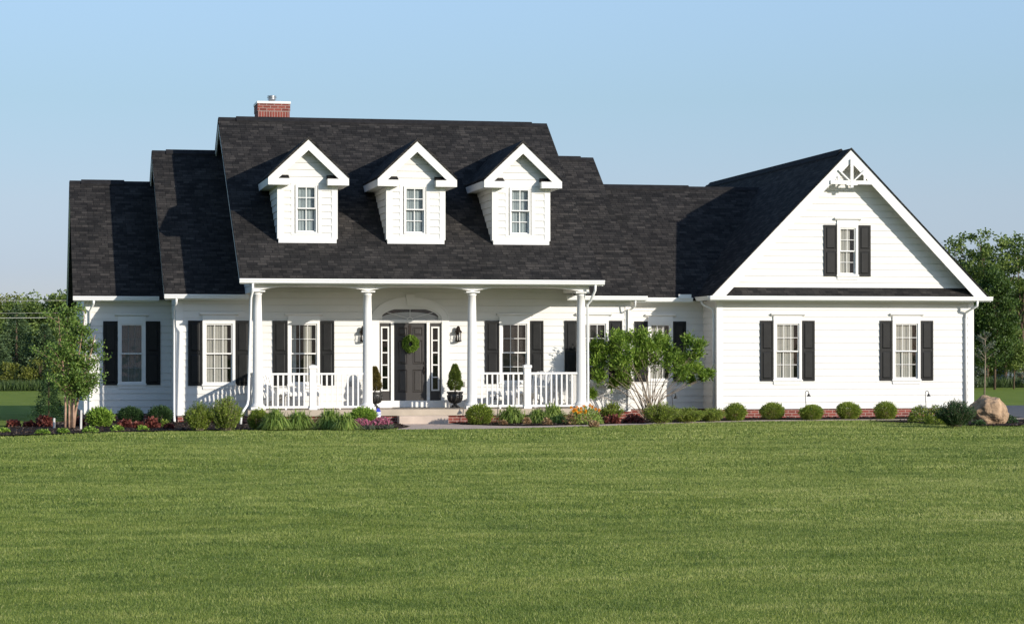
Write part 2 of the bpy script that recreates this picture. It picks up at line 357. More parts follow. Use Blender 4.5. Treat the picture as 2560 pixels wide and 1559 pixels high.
# --- volumes
P_M = .705; MGY, MGZ, MRY = -2.30, 3.63, 4.28; MRZ = MGZ + P_M*(MRY-MGY)
P_W = .705; WGY, WGZ, WRY = -.42, 3.29, 5.45; WRZ = WGZ + P_W*(WRY-WGY)
SGL, SGR = 1.80, .90                                  # set-back gutters of left end wing and link
SRYL, SRZL = 6.55, WGZ + .705*(6.55-1.80); SRYR, SRZR = 5.66, WGZ + .705*(5.66-.90)
def gable_x(name, x0, x1, gy, gz, ry, rz, back_gy=None, t=.09, vent=None):
    """gable roof with its ridge along X"""
    by = 2*ry-gy if back_gy is None else back_gy
    mb = MB()
    mb.prism([(gy, gz), (ry, rz), (by, gz), (by, gz-t), (ry, rz-t*1.25), (gy, gz-t)], 'x', x0, x1)
    o = mb.build(name, M['roof'], HOUSE)
    # ridge cap shingles, raised where the vent runs
    cp = MB()
    sl = (rz-gz)/(ry-gy)
    def cap(a, b, h, w):
        cp.prism([(ry-w, rz-w*sl+h), (ry, rz+h+.01), (ry+w, rz-w*sl+h), (ry+w, rz-w*sl-.01), (ry, rz-.01), (ry-w, rz-w*sl-.01)], 'x', a, b)
    if vent: cap(vent[0], vent[1], .05, .16)
    a, b = (x0+.01, x1-.01)
    if vent:
        if vent[0]-a > .05: cap(a, vent[0]-.002, .018, .13)
        if b-vent[1] > .05: cap(vent[1]+.002, b, .018, .13)
    else: cap(a, b, .018, .13)
    cp.build('ridge_vent', M['cap'], o)
    # white rake boards on both ends
    for X, s in ((x0, -1), (x1, 1)):
        rb = MB(); h = .15
        for ya, za, yb, zb in ((gy+.12, gz+.12*sl-t, ry, rz-t*1.25), (ry, rz-t*1.25, by-.12, gz+.12*sl-t)):
            rb.prism([(ya, za-.003), (yb, zb-.003), (yb, zb-h), (ya+(.16 if ya < yb-.1 and ya < ry-.1 else 0), za-(h*.45))] if ya < ry-.1 else [(ya, za-.003), (yb, zb-.003), (yb, zb-h*.45), (ya, za-h)], 'x', X+s*.0-s*.04, X-s*.01)
        rb.build('rake_board', M['trim'], o)
    return o
gable_x('main_roof', -4.645, 4.645, MGY, MGZ, MRY, MRZ, vent=(-4.15, 4.2))
gable_x('wing_roof', -6.395, -4.335, WGY, WGZ, WRY, WRZ, vent=(-6.0, -4.5))
gable_x('wing_roof', 4.335, 6.285, WGY, WGZ, WRY, WRZ, vent=(4.4, 5.9))
gable_x('wing_roof', -8.63, -5.9, SGL, WGZ, SRYL, SRZL, vent=(-8.3, -7.1))
gable_x('link_roof', 5.8, 11.9, SGR, WGZ, SRYR, SRZR, vent=(5.85, 9.2))
# garage roof, ridge along Y
GX0, GX1 = 8.075, 15.912; GXC = (GX0+GX1)/2; GZ = 3.335; GRZ = 7.30; GYF = -.47; GYB = 13.2
mb = MB(); t = .09
mb.prism([(GX0, GZ), (GX0, GZ-t), (GXC, GRZ-t*1.4), (GX1, GZ-t), (GX1, GZ), (GXC, GRZ)], 'y', GYF+.045, GYB)
mb.prism([(GX0-.02, GZ-.001), (GX0-.02, GZ-.03), (GXC, GRZ-.035), (GX1+.02, GZ-.03), (GX1+.02, GZ-.001), (GXC, GRZ+.012)], 'y', GYF-.03, GYF+.044)
GROOF = mb.build('garage_roof', M['roofy'], HOUSE)
mb = MB(); mb.prism([(GXC-.16, GRZ-.16+.045), (GXC, GRZ+.055), (GXC+.16, GRZ-.16+.045), (GXC+.16, GRZ-.17), (GXC, GRZ-.01), (GXC-.16, GRZ-.17)], 'y', .3, 12.8)
mb.build('ridge_vent', M['cap'], GROOF)
# garage rake boards
slope = (GRZ-GZ)/(GXC-GX0); bh = .34
mb = MB()
for sgn in (-1, 1):
    xe = GX0 if sgn < 0 else GX1
    mb.prism([(xe, GZ-.032), (GXC, GRZ-.038), (GXC, GRZ-.038-bh), (xe-sgn*.36, GZ-.05), (xe-sgn*.02, GZ-.05)], 'y', GYF, GYF+.04)
mb.build('rake_board', M['trim'], GROOF)
# sloping soffit behind the rake boards
mb = MB()
for sgn in (-1, 1):
    xe = GX0 if sgn < 0 else GX1
    mb.prism([(xe-sgn*.04, GZ-.092), (GXC, GRZ-t*1.4-.004), (GXC, GRZ-t*1.4-.05), (xe-sgn*.04, GZ-.14)], 'y', GYF+.045, -.04)
mb.build('gable_soffit', M['trim'], GROOF)

# --- windows ------------------------------------------------------
HOLES = {}
def window(x0, x1, z0, z1, Y, cols=3, curtain='curtain', header=True, parent=None, wide=.07, name='window', px=0.0):
    """x0..x1, z0..z1 = outer casing; faces -Y. Returns the hole for the wall."""
    par = parent or HOUSE
    mb = MB(); c = wide; yo, yi = Y-.042, Y+.10
    mb.box(x0, x0+c, yo, yi, z0, z1); mb.box(x1-c, x1, yo, yi, z0, z1)
    mb.box(x0+c, x1-c, yo, yi, z1-c, z1); mb.box(x0+c, x1-c, yo, yi, z0, z0+c*.7)
    mb.box(x0+.005, x1-.005, Y-.034, Y+.0, z0-.10, z0-.002)                       # apron
    mb.box(x0-.02, x1+.02, Y-.062, Y-.0425, z0-.012, z0+.03)                       # sill nose
    if header:
        mb.box(x0-.005, x1+.005, Y-.050, Y-.002, z1+.002, z1+.135)
        mb.prism([(Y-.002, z1+.137), (Y-.052, z1+.137), (Y-.10, z1+.175), (Y-.10, z1+.20), (Y-.002, z1+.205)], 'x', x0-.075, x1+.075)
    w = mb.build(name, M['trim'], par)
    a0, a1, b0, b1 = x0+c, x1-c, z0+c*.7, z1-c
    zm = (b0+b1)/2; f = .034
    for (s0, s1, ys) in ((zm-.018, b1, Y-.012), (b0, zm+.018, Y+.022)):
        sb = MB(); y0, y1 = ys, ys+.03
        sb.box(a0+.001, a0+f, y0, y1, s0, s1); sb.box(a1-f, a1-.001, y0, y1, s0, s1)
        sb.box(a0+f, a1-f, y0, y1, s1-f, s1-.001); sb.box(a0+f, a1-f, y0, y1, s0+.001, s0+f)
        gr_ = MB()
        for k in range(1, cols):
            x = a0+f+(a1-a0-2*f)*k/cols; gr_.box(x-.007, x+.007, y0+.006, y0+.014, s0+f, s1-f)
        z = (s0+s1)/2
        xs = [a0+f]+[a0+f+(a1-a0-2*f)*k/cols for k in range(1, cols)]+[a1-f]
        for k in range(cols):
            l = xs[k]+(.007 if k else 0); r = xs[k+1]-(.007 if k < cols-1 else 0)
            gr_.box(l, r, y0+.006, y0+.014, z-.007, z+.007)
        gr_.build('grille', M['grille_dim'] if curtain == 'full' else M['trim'], w)
        sb.build('sash', M['trim'], w)
        gb = MB(); gb.add([(a0+f-.005, y0+.018, s0+f-.005), (a1-f+.005, y0+.018, s0+f-.005), (a1-f+.005, y0+.018, s1-f+.005), (a0+f-.005, y0+.018, s1-f+.005)], [(0, 1, 2, 3)])
        gb.build('pane', M['glass'], w)
    rnd = random.Random(int(x0*100)+int(Y*10))
    def drape(xa, xb, mat, yy, amp=.007, nf=None):
        n = max(8, int((xb-xa)/.012)); k = nf or (xb-xa)/.075
        V = []; Fs = []
        for i in range(n+1):
            x = xa+(xb-xa)*i/n; y = yy+amp*math.sin(i/n*k*6.283)+amp*.5*math.sin(i/n*k*2.7*6.283+1)
            V += [(x, y, b0+.005), (x, y*.999+.0, b1-.005)]
        for i in range(n): Fs.append((2*i, 2*i+2, 2*i+3, 2*i+1))
        d = MB(); d.add(V, Fs, True); d.build('curtain', mat, w)
    if curtain == 'curtain': drape(a0+.01, a1-.13, M['curtain'], Y+.075)
    elif curtain == 'full': drape(a0+.01, a1-.01, M['dim'], Y+.078, .006)
    elif curtain == 'split':
        drape(a0+.01, a0+.16, M['sheer'], Y+.085); drape(a0+.36, a1-.13, M['curtain'], Y+.08)
    elif curtain == 'blind':
        d = MB(); z = b0+.01
        xa = a0+.01
        while z < b1: d.add([(xa, Y+.068, z), (a1-.01, Y+.068, z), (a1-.01, Y+.085, z+.022), (xa, Y+.085, z+.022)], [(0, 1, 2, 3)]); z += .034
        d.build('blind', M['blind'], w)
    # the dark room seen behind
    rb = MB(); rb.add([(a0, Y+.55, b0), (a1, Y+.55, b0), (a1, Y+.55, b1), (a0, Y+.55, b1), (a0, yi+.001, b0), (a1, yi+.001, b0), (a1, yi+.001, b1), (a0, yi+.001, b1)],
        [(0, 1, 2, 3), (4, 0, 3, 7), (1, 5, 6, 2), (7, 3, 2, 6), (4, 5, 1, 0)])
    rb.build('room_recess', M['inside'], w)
    return (x0+.03, x1-.03, z0+.03, z1-.03)
def shutter(x0, x1, z0, z1, Y, parent=None):
    mb = MB(); y0 = Y-.045
    mb.box(x0, x1, y0+.014, Y-.017, z0, z1)
    s = .045; zm = z0+(z1-z0)*.505
    mb.box(x0, x0+s, y0, y0+.0135, z0, z1); mb.box(x1-s, x1, y0, y0+.0135, z0, z1)
    mb.box(x0+s, x1-s, y0, y0+.0135, z0, z0+s); mb.box(x0+s, x1-s, y0, y0+.0135, z1-s, z1); mb.box(x0+s, x1-s, y0, y0+.0135, zm-s*.6, zm+s*.6)
    for a, b in ((z0+s, zm-s*.6), (zm+s*.6, z1-s)):
        g = .018; h = .055; X0, X1, A, B = x0+s+g, x1-s-g, a+g, b-g; yb, yt = y0+.0138, y0+.003
        d = .028
        mb.add([(X0, yb, A), (X1, yb, A), (X1, yb, B), (X0, yb, B), (X0+d, yt, A+d), (X1-d, yt, A+d), (X1-d, yt, B-d), (X0+d, yt, B-d)],
               [(4, 5, 6, 7), (0, 1, 5, 4), (1, 2, 6, 5), (2, 3, 7, 6), (3, 0, 4, 7)])
    return mb.build('shutter', M['shutter'], parent or HOUSE)

ZT, ZB = 2.64, .99
WIN = {  # shutter outer left, casing left, casing right, shutter outer right, z bottom, z top, plane, curtain
    'w1': (-7.84, -7.458, -6.734, -6.347, .965, 2.635, 2.20, 'full'),
    'w2': (-5.77, -5.399, -4.563, -4.182, .965, 2.62, 0, 'curtain'),
    'm1': (-3.595, -3.211, -2.376, -2.0, .96, 2.62, 0, 'split'),
    'm2': (1.995, 2.374, 3.194, 3.565, .985, 2.63, 0, 'blind'),
    'm3': (4.141, 4.52, 5.343, 5.713, .995, 2.635, 0, 'blind'),
    'lk': (6.40, 6.775, 7.48, 7.855, 1.01, 2.64, 1.30, 'curtain'),
    'g1': (9.56, 9.933, 10.732, 11.10, 1.03, 2.645, 0, 'curtain'),
    'g2': (12.97, 13.334, 14.139, 14.51, 1.03, 2.65, 0, 'curtain'),
    'gb': (11.352, 11.731, 12.33, 12.69, 3.87, 5.24, -.04, 'curtain')}
for k, (a, b, c, d, z0, z1, Y, cu) in WIN.items():
    HOLES[k] = window(b, c, z0, z1, Y, 2 if k == 'gb' else 3, cu)
    shutter(a, b-.004, z0-.005, z1+.01, Y); shutter(c+.004, d, z0-.005, z1+.01, Y)

# --- door group hole (arched surround covers it)
DX = 0.0; DH = (-.82, .82, .37, 2.62)
# --- walls
front_wall(-8.20, -6.055, 2.20, .20, 3.21, [HOLES['w1']])
front_wall(-5.90, -4.30, 0, .20, 3.21, [HOLES['w2']])
front_wall(-4.298, 5.80, 0, .36, 3.49, [HOLES['m1'], HOLES['m2'], HOLES['m3'], DH, (-.74, .74, 2.62, 2.93)])
front_wall(4.45, 5.80, .0, .24, .36)
front_wall(5.93, 8.36, 1.30, .26, 3.21, [HOLES['lk']])
front_wall(8.50, 15.54, 0, .265, 3.24, [HOLES['g1'], HOLES['g2']])
gm = MB(); siding(gm, (0, -.04), (1, 0), (0, -1), 3.50, GRZ-.16, lambda z: GX0+(z-GZ)/slope+.10, lambda z: GX1-(z-GZ)/slope-.10, [HOLES['gb']])
gm.build('siding_wall', M['siding'], HOUSE)
# side walls (facing left / right)
side_wall(-8.32, -1, .20, K(2.20), K(11.2), 3.22)
def gab(gy, gz, ry, rz, off=.10):
    s = (rz-gz)/(ry-gy)
    return (lambda z: min(ry, gy+(z-gz+off)/s)), (lambda z: max(ry, 2*ry-gy-(z-gz+off)/s))
a, b = gab(SGL, WGZ, SRYL, SRZL); side_wall(-8.32, -1, 3.22, lambda z: max(2.2, a(z)), lambda z: min(11.2, b(z)), SRZL-.12)
side_wall(-6.055, -1, .20, K(0), K(2.2), 3.22)
a2, b2 = gab(WGY, WGZ, WRY, WRZ)
side_wall(-6.055, -1, 3.22, lambda z: max(0, a2(z)), b2, WRZ-.12)
a3, b3 = gab(MGY, MGZ, MRY, MRZ)
side_wall(-4.32, -1, 3.30, lambda z: max(-2.02, a3(z)), b3, MRZ-.12)
side_wall(4.32, 1, 3.30, lambda z: max(-2.02, a3(z)), b3, MRZ-.12)
side_wall(5.93, 1, .24, K(0), K(1.3), 3.22); side_wall(5.93, 1, 3.22, lambda z: max(0, a2(z)), b2, WRZ-.12)
side_wall(8.357, -1, .26, K(0), K(1.3), 3.25)
side_wall(15.68, 1, .26, K(0), K(13.0), 3.25)
# back walls keep the inside dark
mb = MB()
for x0, x1, y, z in ((-8.3, -6.05, 11.2, 3.4), (-6.05, 5.93, 10.4, 3.6), (5.93, 8.3, 9.5, 3.4), (8.3, 15.68, 13.0, 3.3)):
    mb.box(x0, x1, y, y+.1, 0, z)
mb.prism([(8.3, 3.3), (15.68, 3.3), (GXC, GRZ-.2)], 'y', 12.95, 13.05)
mb.build('back_wall', M['siding'], HOUSE)
# corner boards
def corner(x, y, z0, z1, sx, w=.15):
    """outside corner: board on the front face and on the side face; sx=-1 wall's left corner"""
    mb = MB()
    xa, xb = (x-.022, x+w) if sx < 0 else (x-w, x+.022)
    mb.box(xa, xb, y-.024, y-.0005, z0, z1)
    xs = (x-.022, x-.0005) if sx < 0 else (x+.0005, x+.022)
    mb.box(xs[0], xs[1], y, y+w, z0, z1)
    return mb.build('corner_board', M['trim'], HOUSE)
corner(-8.32, 2.20, .19, 3.21, -1); corner(-6.055, 0, .19, 3.21, -1, .155); corner(5.93, 0, .23, 3.21, 1, .13)
corner(8.357, 0, .255, 3.24, -1, .145); corner(15.68, 0, .255, 3.24, 1, .145)
# brick foundation
for (x0, x1, y0, y1, z1) in ((-8.30, -6.06, 2.23, 11.1, .19), (-6.03, -4.46, .03, 9.4, .195), (4.46, 5.90, .03, 1.4, .235), (5.90, 8.37, 1.33, 9.4, .255), (8.385, 15.65, .03, 12.9, .262)):
    mb = MB(); mb.box(x0, x1, y0, y1, -.2, z1); mb.build('brick_foundation', M['brick'], HOUSE)
# soffits, friezes
for bx in ((-8.6, -6.06, SGL+.10, 2.199, 3.19, 3.207), (-6.36, -4.34, WGY+.10, -.002, 3.19, 3.207), (4.34, 6.26, WGY+.10, -.002, 3.19, 3.207), (5.94, 8.2, SGR+.10, 1.299, 3.19, 3.207),
           (GX0+.03, GX1-.03, GYF+.06, -.002, 3.235, 3.252), (GX0+.03, 8.357, -.001, 1.4, 3.235, 3.252)):
    mb = MB(); mb.box(*bx); mb.build('soffit', M['trim'], HOUSE)
for x0, x1, y, z in ((-8.17, -6.08, 2.20, 3.08), (-5.9, -4.33, 0, 3.08), (4.5, 5.8, 0, 3.08), (5.94, 8.3, 1.30, 3.08), (8.50, 15.54, 0, 3.13)):
    mb = MB(); mb.box(x0, x1, y-.030, y-.0165, z, z+.104); mb.build('frieze_board', M['trim'], HOUSE)

# gutters (ogee-like profile)
def gut_prof(y, z):   # y = outer face, z = top
    return [(y+.115, z), (y+.115, z-.112), (y+.035, z-.112), (y+.018, z-.085), (y+.018, z-.06), (y, z-.032), (y, z), (y+.012, z), (y+.012, z-.02), (y+.10, z-.02), (y+.10, z)]
def gutter(x0, x1, y, z):
    mb = MB(); mb.prism(gut_prof(y, z), 'x', x0, x1)
    mb.box(x0+.02, x1-.02, y+.117, y+.137, z-.14, z-.008)
    return mb.build('gutter', M['gutter'], HOUSE)
gutter(-4.66, 4.66, MGY-.06, MGZ+.005); gutter(-8.63, -6.40, SGL-.06, WGZ); gutter(-6.395, -4.25, WGY-.06, WGZ)
gutter(4.12, 6.30, WGY-.06, WGZ); gutter(6.303, 7.93, SGR-.06, WGZ-.005)
gg = gutter(8.01, 16.05, GYF-.07, GZ-.03)
mb = MB(); mb.prism([(x, z) for x, z in ((8.09, 3.303), (8.09, 3.195), (8.02, 3.195), (7.99, 3.26), (7.97, 3.303))], 'y', GYF+.06, SGR-.07); mb.build('gutter', M['gutter'], HOUSE)
mb = MB(); mb.box(7.52, 7.88, SGR-.075, SGR-.062, WGZ-.02, WGZ+.085); mb.build('splash_guard', M['gutter'], HOUSE)
# pent roof under the garage gable
mb = MB(); mb.slab([(GX0+.17, GYF+.01, GZ-.015), (GX1-.17, GYF+.01, GZ-.015), (GX1-.44, -.04, 3.56), (GX0+.44, -.04, 3.56)], .03); mb.build('pent_roof', M['roof'], HOUSE)
mb = MB(); mb.box(GX0+.1, GX1-.1, GYF+.055, GYF+.075, 3.24, GZ-.05); mb.build('fascia', M['trim'], HOUSE)
# gable bracket
mb = MB(); yb0, yb1 = GYF-.045, GYF-.002; Zb = 6.375
mb.box(GXC-.60, GXC+.60, yb0, yb1, Zb-.05, Zb+.05)
mb.box(GXC-.04, GXC+.04, yb0-.012, yb1-.004, Zb-.14, GRZ-.30)
mb.box(GXC-.16, GXC+.16, yb0-.008, yb0-.0005, Zb-.075, Zb+.0)
for s in (-1, 1):
    mb.beam((GXC+s*.04, (yb0+yb1)/2+.003, Zb+.03), (GXC+s*.37, (yb0+yb1)/2+.003, Zb+.33), .036, .065, (0, 1, 0))
    mb.box(GXC+s*.37-.03, GXC+s*.37+.03, yb0+.006, yb1-.003, Zb+.05, Zb+.16)
mb.build('gable_bracket', M['trim'], HOUSE)

# --- dormers
def make_dormer():
    yf = -.92; hw = .753; zb = 4.63; zr = 7.29; yr = -1.20
    ze = 6.30; rhw = 1.03; sl = (zr-ze)/rhw
    ztop = 6.22
    hole = (-.30, .235, 4.86, 6.10)
    mb = MB()
    cx = -.03
    hw_l, hw_r = -.26+cx, .26+cx
    siding(mb, (0, yf), (1, 0), (0, -1), zb+.05, zr-.30, lambda z: max(-hw, -(zr-.16-z)/sl), lambda z: min(hw, (zr-.16-z)/sl), [(hw_l-.04, hw_r+.04, 4.86, 6.06)])
    my = lambda z: MGY+(z-MGZ)/P_M+.02
    for X, s in ((-hw, -1), (hw, 1)):
        siding(mb, (X, 0), (0, 1), (s, 0), zb+.06, 6.30, K(yf), lambda z: my(z)+.05)
    body = mb.build('dormer', M['siding'], HOUSE)
    mb = MB()
    for s in (-1, 1):
        a, b = sorted((s*hw+s*.02, s*(hw-.135))); mb.box(a, b, yf-.024, yf-.0005, zb+.07, 6.2)
        a, b = sorted((s*hw+s*.0195, s*hw+s*.0005)); mb.box(a, b, yf, yf+.12, zb+.12, 6.2)
    mb.box(-hw+.01, hw-.01, yf-.03, yf+.12, zb-.035, zb+.068)
    mb.box(hw_l-.13, hw_l-.042, yf-.018, yf-.0008, 4.80, 6.16); mb.box(hw_r+.042, hw_r+.13, yf-.018, yf-.0008, 4.80, 6.16)
    mb.box(hw_l-.0419, hw_r+.0419, yf-.018, yf-.0008, 6.08, 6.16); mb.box(hw_l-.0419, hw_r+.0419, yf-.018, yf-.0008, 4.80, 4.84)
    mb.build('corner_board', M['trim'], body)
    w = MB()
    # window: casing, sashes, pane, sheer in one level of sub-parts
    x0, x1, z0, z1 = hw_l-.02, hw_r+.02, 4.845, 6.075; c = .035; yo, yi = yf-.03, yf+.10
    w.box(x0, x0+c, yo, yi, z0, z1); w.box(x1-c, x1, yo, yi, z0, z1); w.box(x0+c, x1-c, yo, yi, z1-c, z1); w.box(x0+c, x1-c, yo, yi, z0, z0+c)
    a0, a1, b0, b1 = x0+c, x1-c, z0+c, z1-c; zm = (b0+b1)/2+.02; f = .032
    panes = MB()
    for (s0, s1, ys) in ((zm-.018, b1, yf-.02), (b0, zm+.018, yf+.03)):
        w.box(a0+.001, a0+f, ys, ys+.03, s0, s1); w.box(a1-f, a1-.001, ys, ys+.03, s0, s1)
        w.box(a0+f, a1-f, ys, ys+.03, s1-f, s1-.001); w.box(a0+f, a1-f, ys, ys+.03, s0+.001, s0+f)
        xm = (a0+a1)/2; z = (s0+s1)/2
        w.box(xm-.010, xm+.010, ys+.006, ys+.014, s0+f, s1-f); w.box(a0+f, xm-.010, ys+.006, ys+.014, z-.010, z+.010); w.box(xm+.010, a1-f, ys+.006, ys+.014, z-.010, z+.010)
        panes.add([(a0+f-.005, ys+.018, s0+f-.005), (a1-f+.005, ys+.018, s0+f-.005), (a1-f+.005, ys+.018, s1-f+.005), (a0+f-.005, ys+.018, s1-f+.005)], [(0, 1, 2, 3)])
    w.build('window_frame', M['trim'], body); panes.build('pane', M['glass'], body)
    n = 40; V = []; Fs = []
    for i in range(n+1):
        x = a0+.005+(a1-a0-.01)*i/n; y = yf+.085+.010*math.sin(i*.9); V += [(x, y, b0), (x, y, b1)]
    for i in range(n): Fs.append((2*i, 2*i+2, 2*i+3, 2*i+1))
    d = MB(); d.add(V, Fs, True); d.build('curtain', M['sheer'], body)
    # roof
    t = .06; r = MB(); y1 = 3.1
    r.prism([(-rhw, ze), (-rhw, ze-t), (0, zr-t*1.3), (rhw, ze-t), (rhw, ze), (0, zr)], 'y', yr-.015, y1)
    r.build('dormer_roof', M['roofy'], body)
    rb = MB(); bh = .27
    for s in (-1, 1):
        rb.prism([(s*rhw, ze-t-.002), (0, zr-t*1.3-.002), (0, zr-t*1.3-bh), (s*(rhw-.26), ze-t-.02), (s*(rhw-.0), ze-t-.02)], 'y', yr, yr+.04)
        # cornice return: fascia box with soffit, along the side as well
        a, b = sorted((s*rhw, s*(rhw-.545))); rb.box(a, b, yr+.001 if False else yr-.002, yf-.03, ze-t-.185, ze-t-.021)
        a, b = sorted((s*(rhw-.001), s*(rhw-.03))); rb.box(a, b, yf-.029, 1.6, ze-t-.185, ze-t-.003)
        a, b = sorted((s*(rhw-.031), s*(hw+.001))); rb.box(a, b, yf-.029, 1.6, ze-t-.185, ze-t-.165)
    rb.build('rake_board', M['trim'], body)
    for s in (-1, 1):
        lr = MB()
        A, B = s*(rhw-.17), s*(rhw-.545)
        z0 = ze-t-.019
        v = [(A, yr+.005, z0), (B, yr+.005, z0), (B, yf-.02, z0+.105), (A-s*.10, yf-.02, z0+.105), (A, yf-.02, z0), (B, yf-.02, z0)]
        lr.add(v, [(0, 1, 2, 3), (0, 3, 4), (1, 5, 2), (0, 4, 5, 1), (3, 2, 5, 4)])
        lr.build('return_roof', M['roof'], body)
    return body
d0 = make_dormer(); d0.location.x = 0.0
for x in (-2.80, 2.775):
    c = copy_tree(d0, HOUSE); c.location.x = x

# --- chimney
mb = MB(); mb.box(-3.42, -2.53, 5.5, 6.5, 6.5, 8.62); ch = mb.build('chimney', M['soldier'], HOUSE)
mb = MB(); mb.box(-3.435, -2.515, 5.485, 6.515, 8.621, 8.83); mb.build('brick_course', M['brick'], ch)
mb = MB(); mb.box(-3.45, -2.50, 5.47, 6.53, 8.831, 8.895); mb.build('chimney_crown', M['trim'], ch)
mb = MB(); mb.lathe([(.095, 8.89), (.095, 9.0), (.125, 9.0), (.125, 9.015), (.095, 9.02), (.095, 9.045), (.135, 9.045), (.135, 9.06), (.09, 9.065), (.09, 9.085), (.13, 9.088), (.13, 9.10), (.02, 9.12)], -2.98, 6.0)
mb.build('flue', M['metal'], ch)

# --- porch: slab, brick base, ceiling, beam, columns
mb = MB(); mb.box(-4.45, 4.42, -2.27, -.018, .212, .366); mb.build('porch_floor', M['concrete'], HOUSE)
mb = MB(); mb.box(-4.40, 4.37, -2.20, -.02, -.2, .21); mb.build('brick_foundation', M['brick'], HOUSE)
mb = MB(); mb.box(-4.32, 4.32, -1.805, -.018, 3.49, 3.505); mb.box(-4.62, 4.62, MGY+.06, -2.035, 3.505, 3.52); mb.build('porch_ceiling', M['trim'], HOUSE)
COLX = [-4.176, -1.407, 1.276, 4.131]
def arch_beam():
    mb = MB(); zt = 3.515; zl = 3.352; zp = 3.475; n = 18
    spans = [(-4.32, COLX[0]-.0)]+list(zip(COLX[:-1], COLX[1:]))+[(COLX[3], 4.32)]
    for i, (a, b) in enumerate(spans):
        if i in (0, len(spans)-1): mb.box(a, b, -2.03, -1.81, zl, zt); continue
        for k in range(n):
            u0, u1 = k/n, (k+1)/n
            z = lambda u: zl+(zp-zl)*(1-abs(2*u-1)**2.4)
            xa, xb = a+(b-a)*u0, a+(b-a)*u1
            mb.prism([(xa, z(u0)), (xb, z(u1)), (xb, zt), (xa, zt)], 'y', -2.03, -1.81)
    for X in (-4.31, 4.10): mb.box(X, X+.2, -1.808, -.02, 3.37, 3.488)
    return mb.build('porch_beam', M['trim'], HOUSE)
arch_beam()
def column(x, y=-1.93):
    z0 = .367; z1 = 3.349; mb = MB()
    mb.box(x-.18, x+.18, y-.18, y+.18, z0, z0+.075)
    prof = [(.165, z0+.075), (.175, z0+.10), (.165, z0+.13), (.138, z0+.145), (.128, z0+.19)]
    H = z1-.11-(z0+.19)
    for k in range(1, 9):
        t = k/8; prof.append((.128-.026*t**1.6, z0+.19+H*t))
    prof += [(.118, z1-.10), (.118, z1-.085), (.108, z1-.08), (.135, z1-.045), (.15, z1-.035)]
    mb.lathe(prof, x, y, 28); mb.box(x-.185, x+.185, y-.10, y+.10, z1-.035, z1-.0) if False else mb.box(x-.175, x+.175, y-.175, y+.175, z1-.034, z1)
    return mb.build('porch_column', M['trim'], HOUSE)
for x in COLX: column(x)
def newel(x, y=-1.95):
    mb = MB(); mb.box(x-.085, x+.085, y-.085, y+.085, .367, 1.40); mb.box(x-.10, x+.10, y-.10, y+.10, .367, .42) 
    mb.box(x-.105, x+.105, y-.105, y+.105, 1.402, 1.47)
    mb.add([(x-.105, y-.105, 1.471), (x+.105, y-.105, 1.471), (x+.105, y+.105, 1.471), (x-.105, y+.105, 1.471), (x, y, 1.505)], [(0, 1, 4), (1, 2, 4), (2, 3, 4), (3, 0, 4), (3, 2, 1, 0)])
    return mb.build('newel_post', M['trim'], HOUSE)
NX = (-2.793, 2.707); [newel(x) for x in NX]
def railing(p, q):
    p = Vector(p); q = Vector(q); L = (q-p).length; d = (q-p)/L
    mb = MB()
    for z, w, h in ((1.265, .075, .05), (.435, .06, .055)):
        mb.beam((p.x, p.y, z), (q.x, q.y, z), w, h)
    r = mb.build('railing', M['trim'], HOUSE)
    n = max(2, round(L/.134)); 
    for k in range(1, n):
        c = p+d*(L*k/n); b = MB(); b.box(c.x-.02, c.x+.02, c.y-.02, c.y+.02, .464, 1.2385); b.build('baluster', M['trim'], r)
    m = MB(); c = p+d*(L/2); m.box(c.x-.02, c.x+.02, c.y-.02, c.y+.02, .367, .406); m.build('rail_foot', M['trim'], r)
yr = -1.95
railing((COLX[0]+.11, yr, 0), (NX[0]-.087, yr, 0)); railing((NX[0]+.087, yr, 0), (COLX[1]-.11, yr, 0))
railing((COLX[2]+.11, yr, 0), (NX[1]-.087, yr, 0)); railing((NX[1]+.087, yr, 0), (COLX[3]-.11, yr, 0))
railing((COLX[0], -1.82, 0), (COLX[0], -.03, 0)); railing((COLX[3], -1.82, 0), (COLX[3], -.03, 0))

# --- entrance: surround, sidelights, door, fanlight
def ell(cx, cz, a, b, n, t0=0.0, t1=math.pi): return [(cx+a*math.cos(t0+(t1-t0)*i/n), cz+b*math.sin(t0+(t1-t0)*i/n)) for i in range(n+1)]
ZS = 2.655                         # spring line of the fan
mb = MB(); n = 30
o1 = ell(0, ZS, 1.005, .56, n); i1 = ell(0, ZS, .835, .37, n)
for k in range(n): mb.prism([o1[k], o1[k+1], i1[k+1], i1[k]], 'y', -.055, .02)
o2 = ell(0, ZS, 1.04, .595, n); 
for k in range(n): mb.prism([o2[k], o2[k+1], o1[k+1], o1[k]], 'y', -.075, .02)
o3 = ell(0, ZS, .79, .325, n)
for k in range(n): mb.prism([i1[k], i1[k+1], o3[k+1], o3[k]], 'y', -.02, .06)
for s in (-1, 1):
    a, b = sorted((s*1.02, s*.835)); mb.box(a, b, -.055, .02, .37, ZS-.001)
mb.prism([(-.085, ZS+.375), (.085, ZS+.375), (.12, ZS+.66), (-.12, ZS+.66)], 'y', -.10, -.076)
mb.build('door_surround', M['trim'], HOUSE)
mb = MB(); mb.box(-.835, .835, -.045, .06, ZS-.055, ZS+.0); mb.box(-.835, .835, -.02, .05, 2.575, ZS-.056)
for s in (-1, 1):
    a, b = sorted((s*.435, s*.515)); mb.box(a, b, -.045, .06, .555, 2.574)
    a, b = sorted((s*.8345, s*.815)); mb.box(a, b, -.03, .06, .555, 2.574)
mb.build('door_frame', M['trim'], HOUSE)
mb = MB(); mb.box(-.90, .90, -.13, .02, .367, .55); mb.build('threshold', M['trim'], HOUSE)
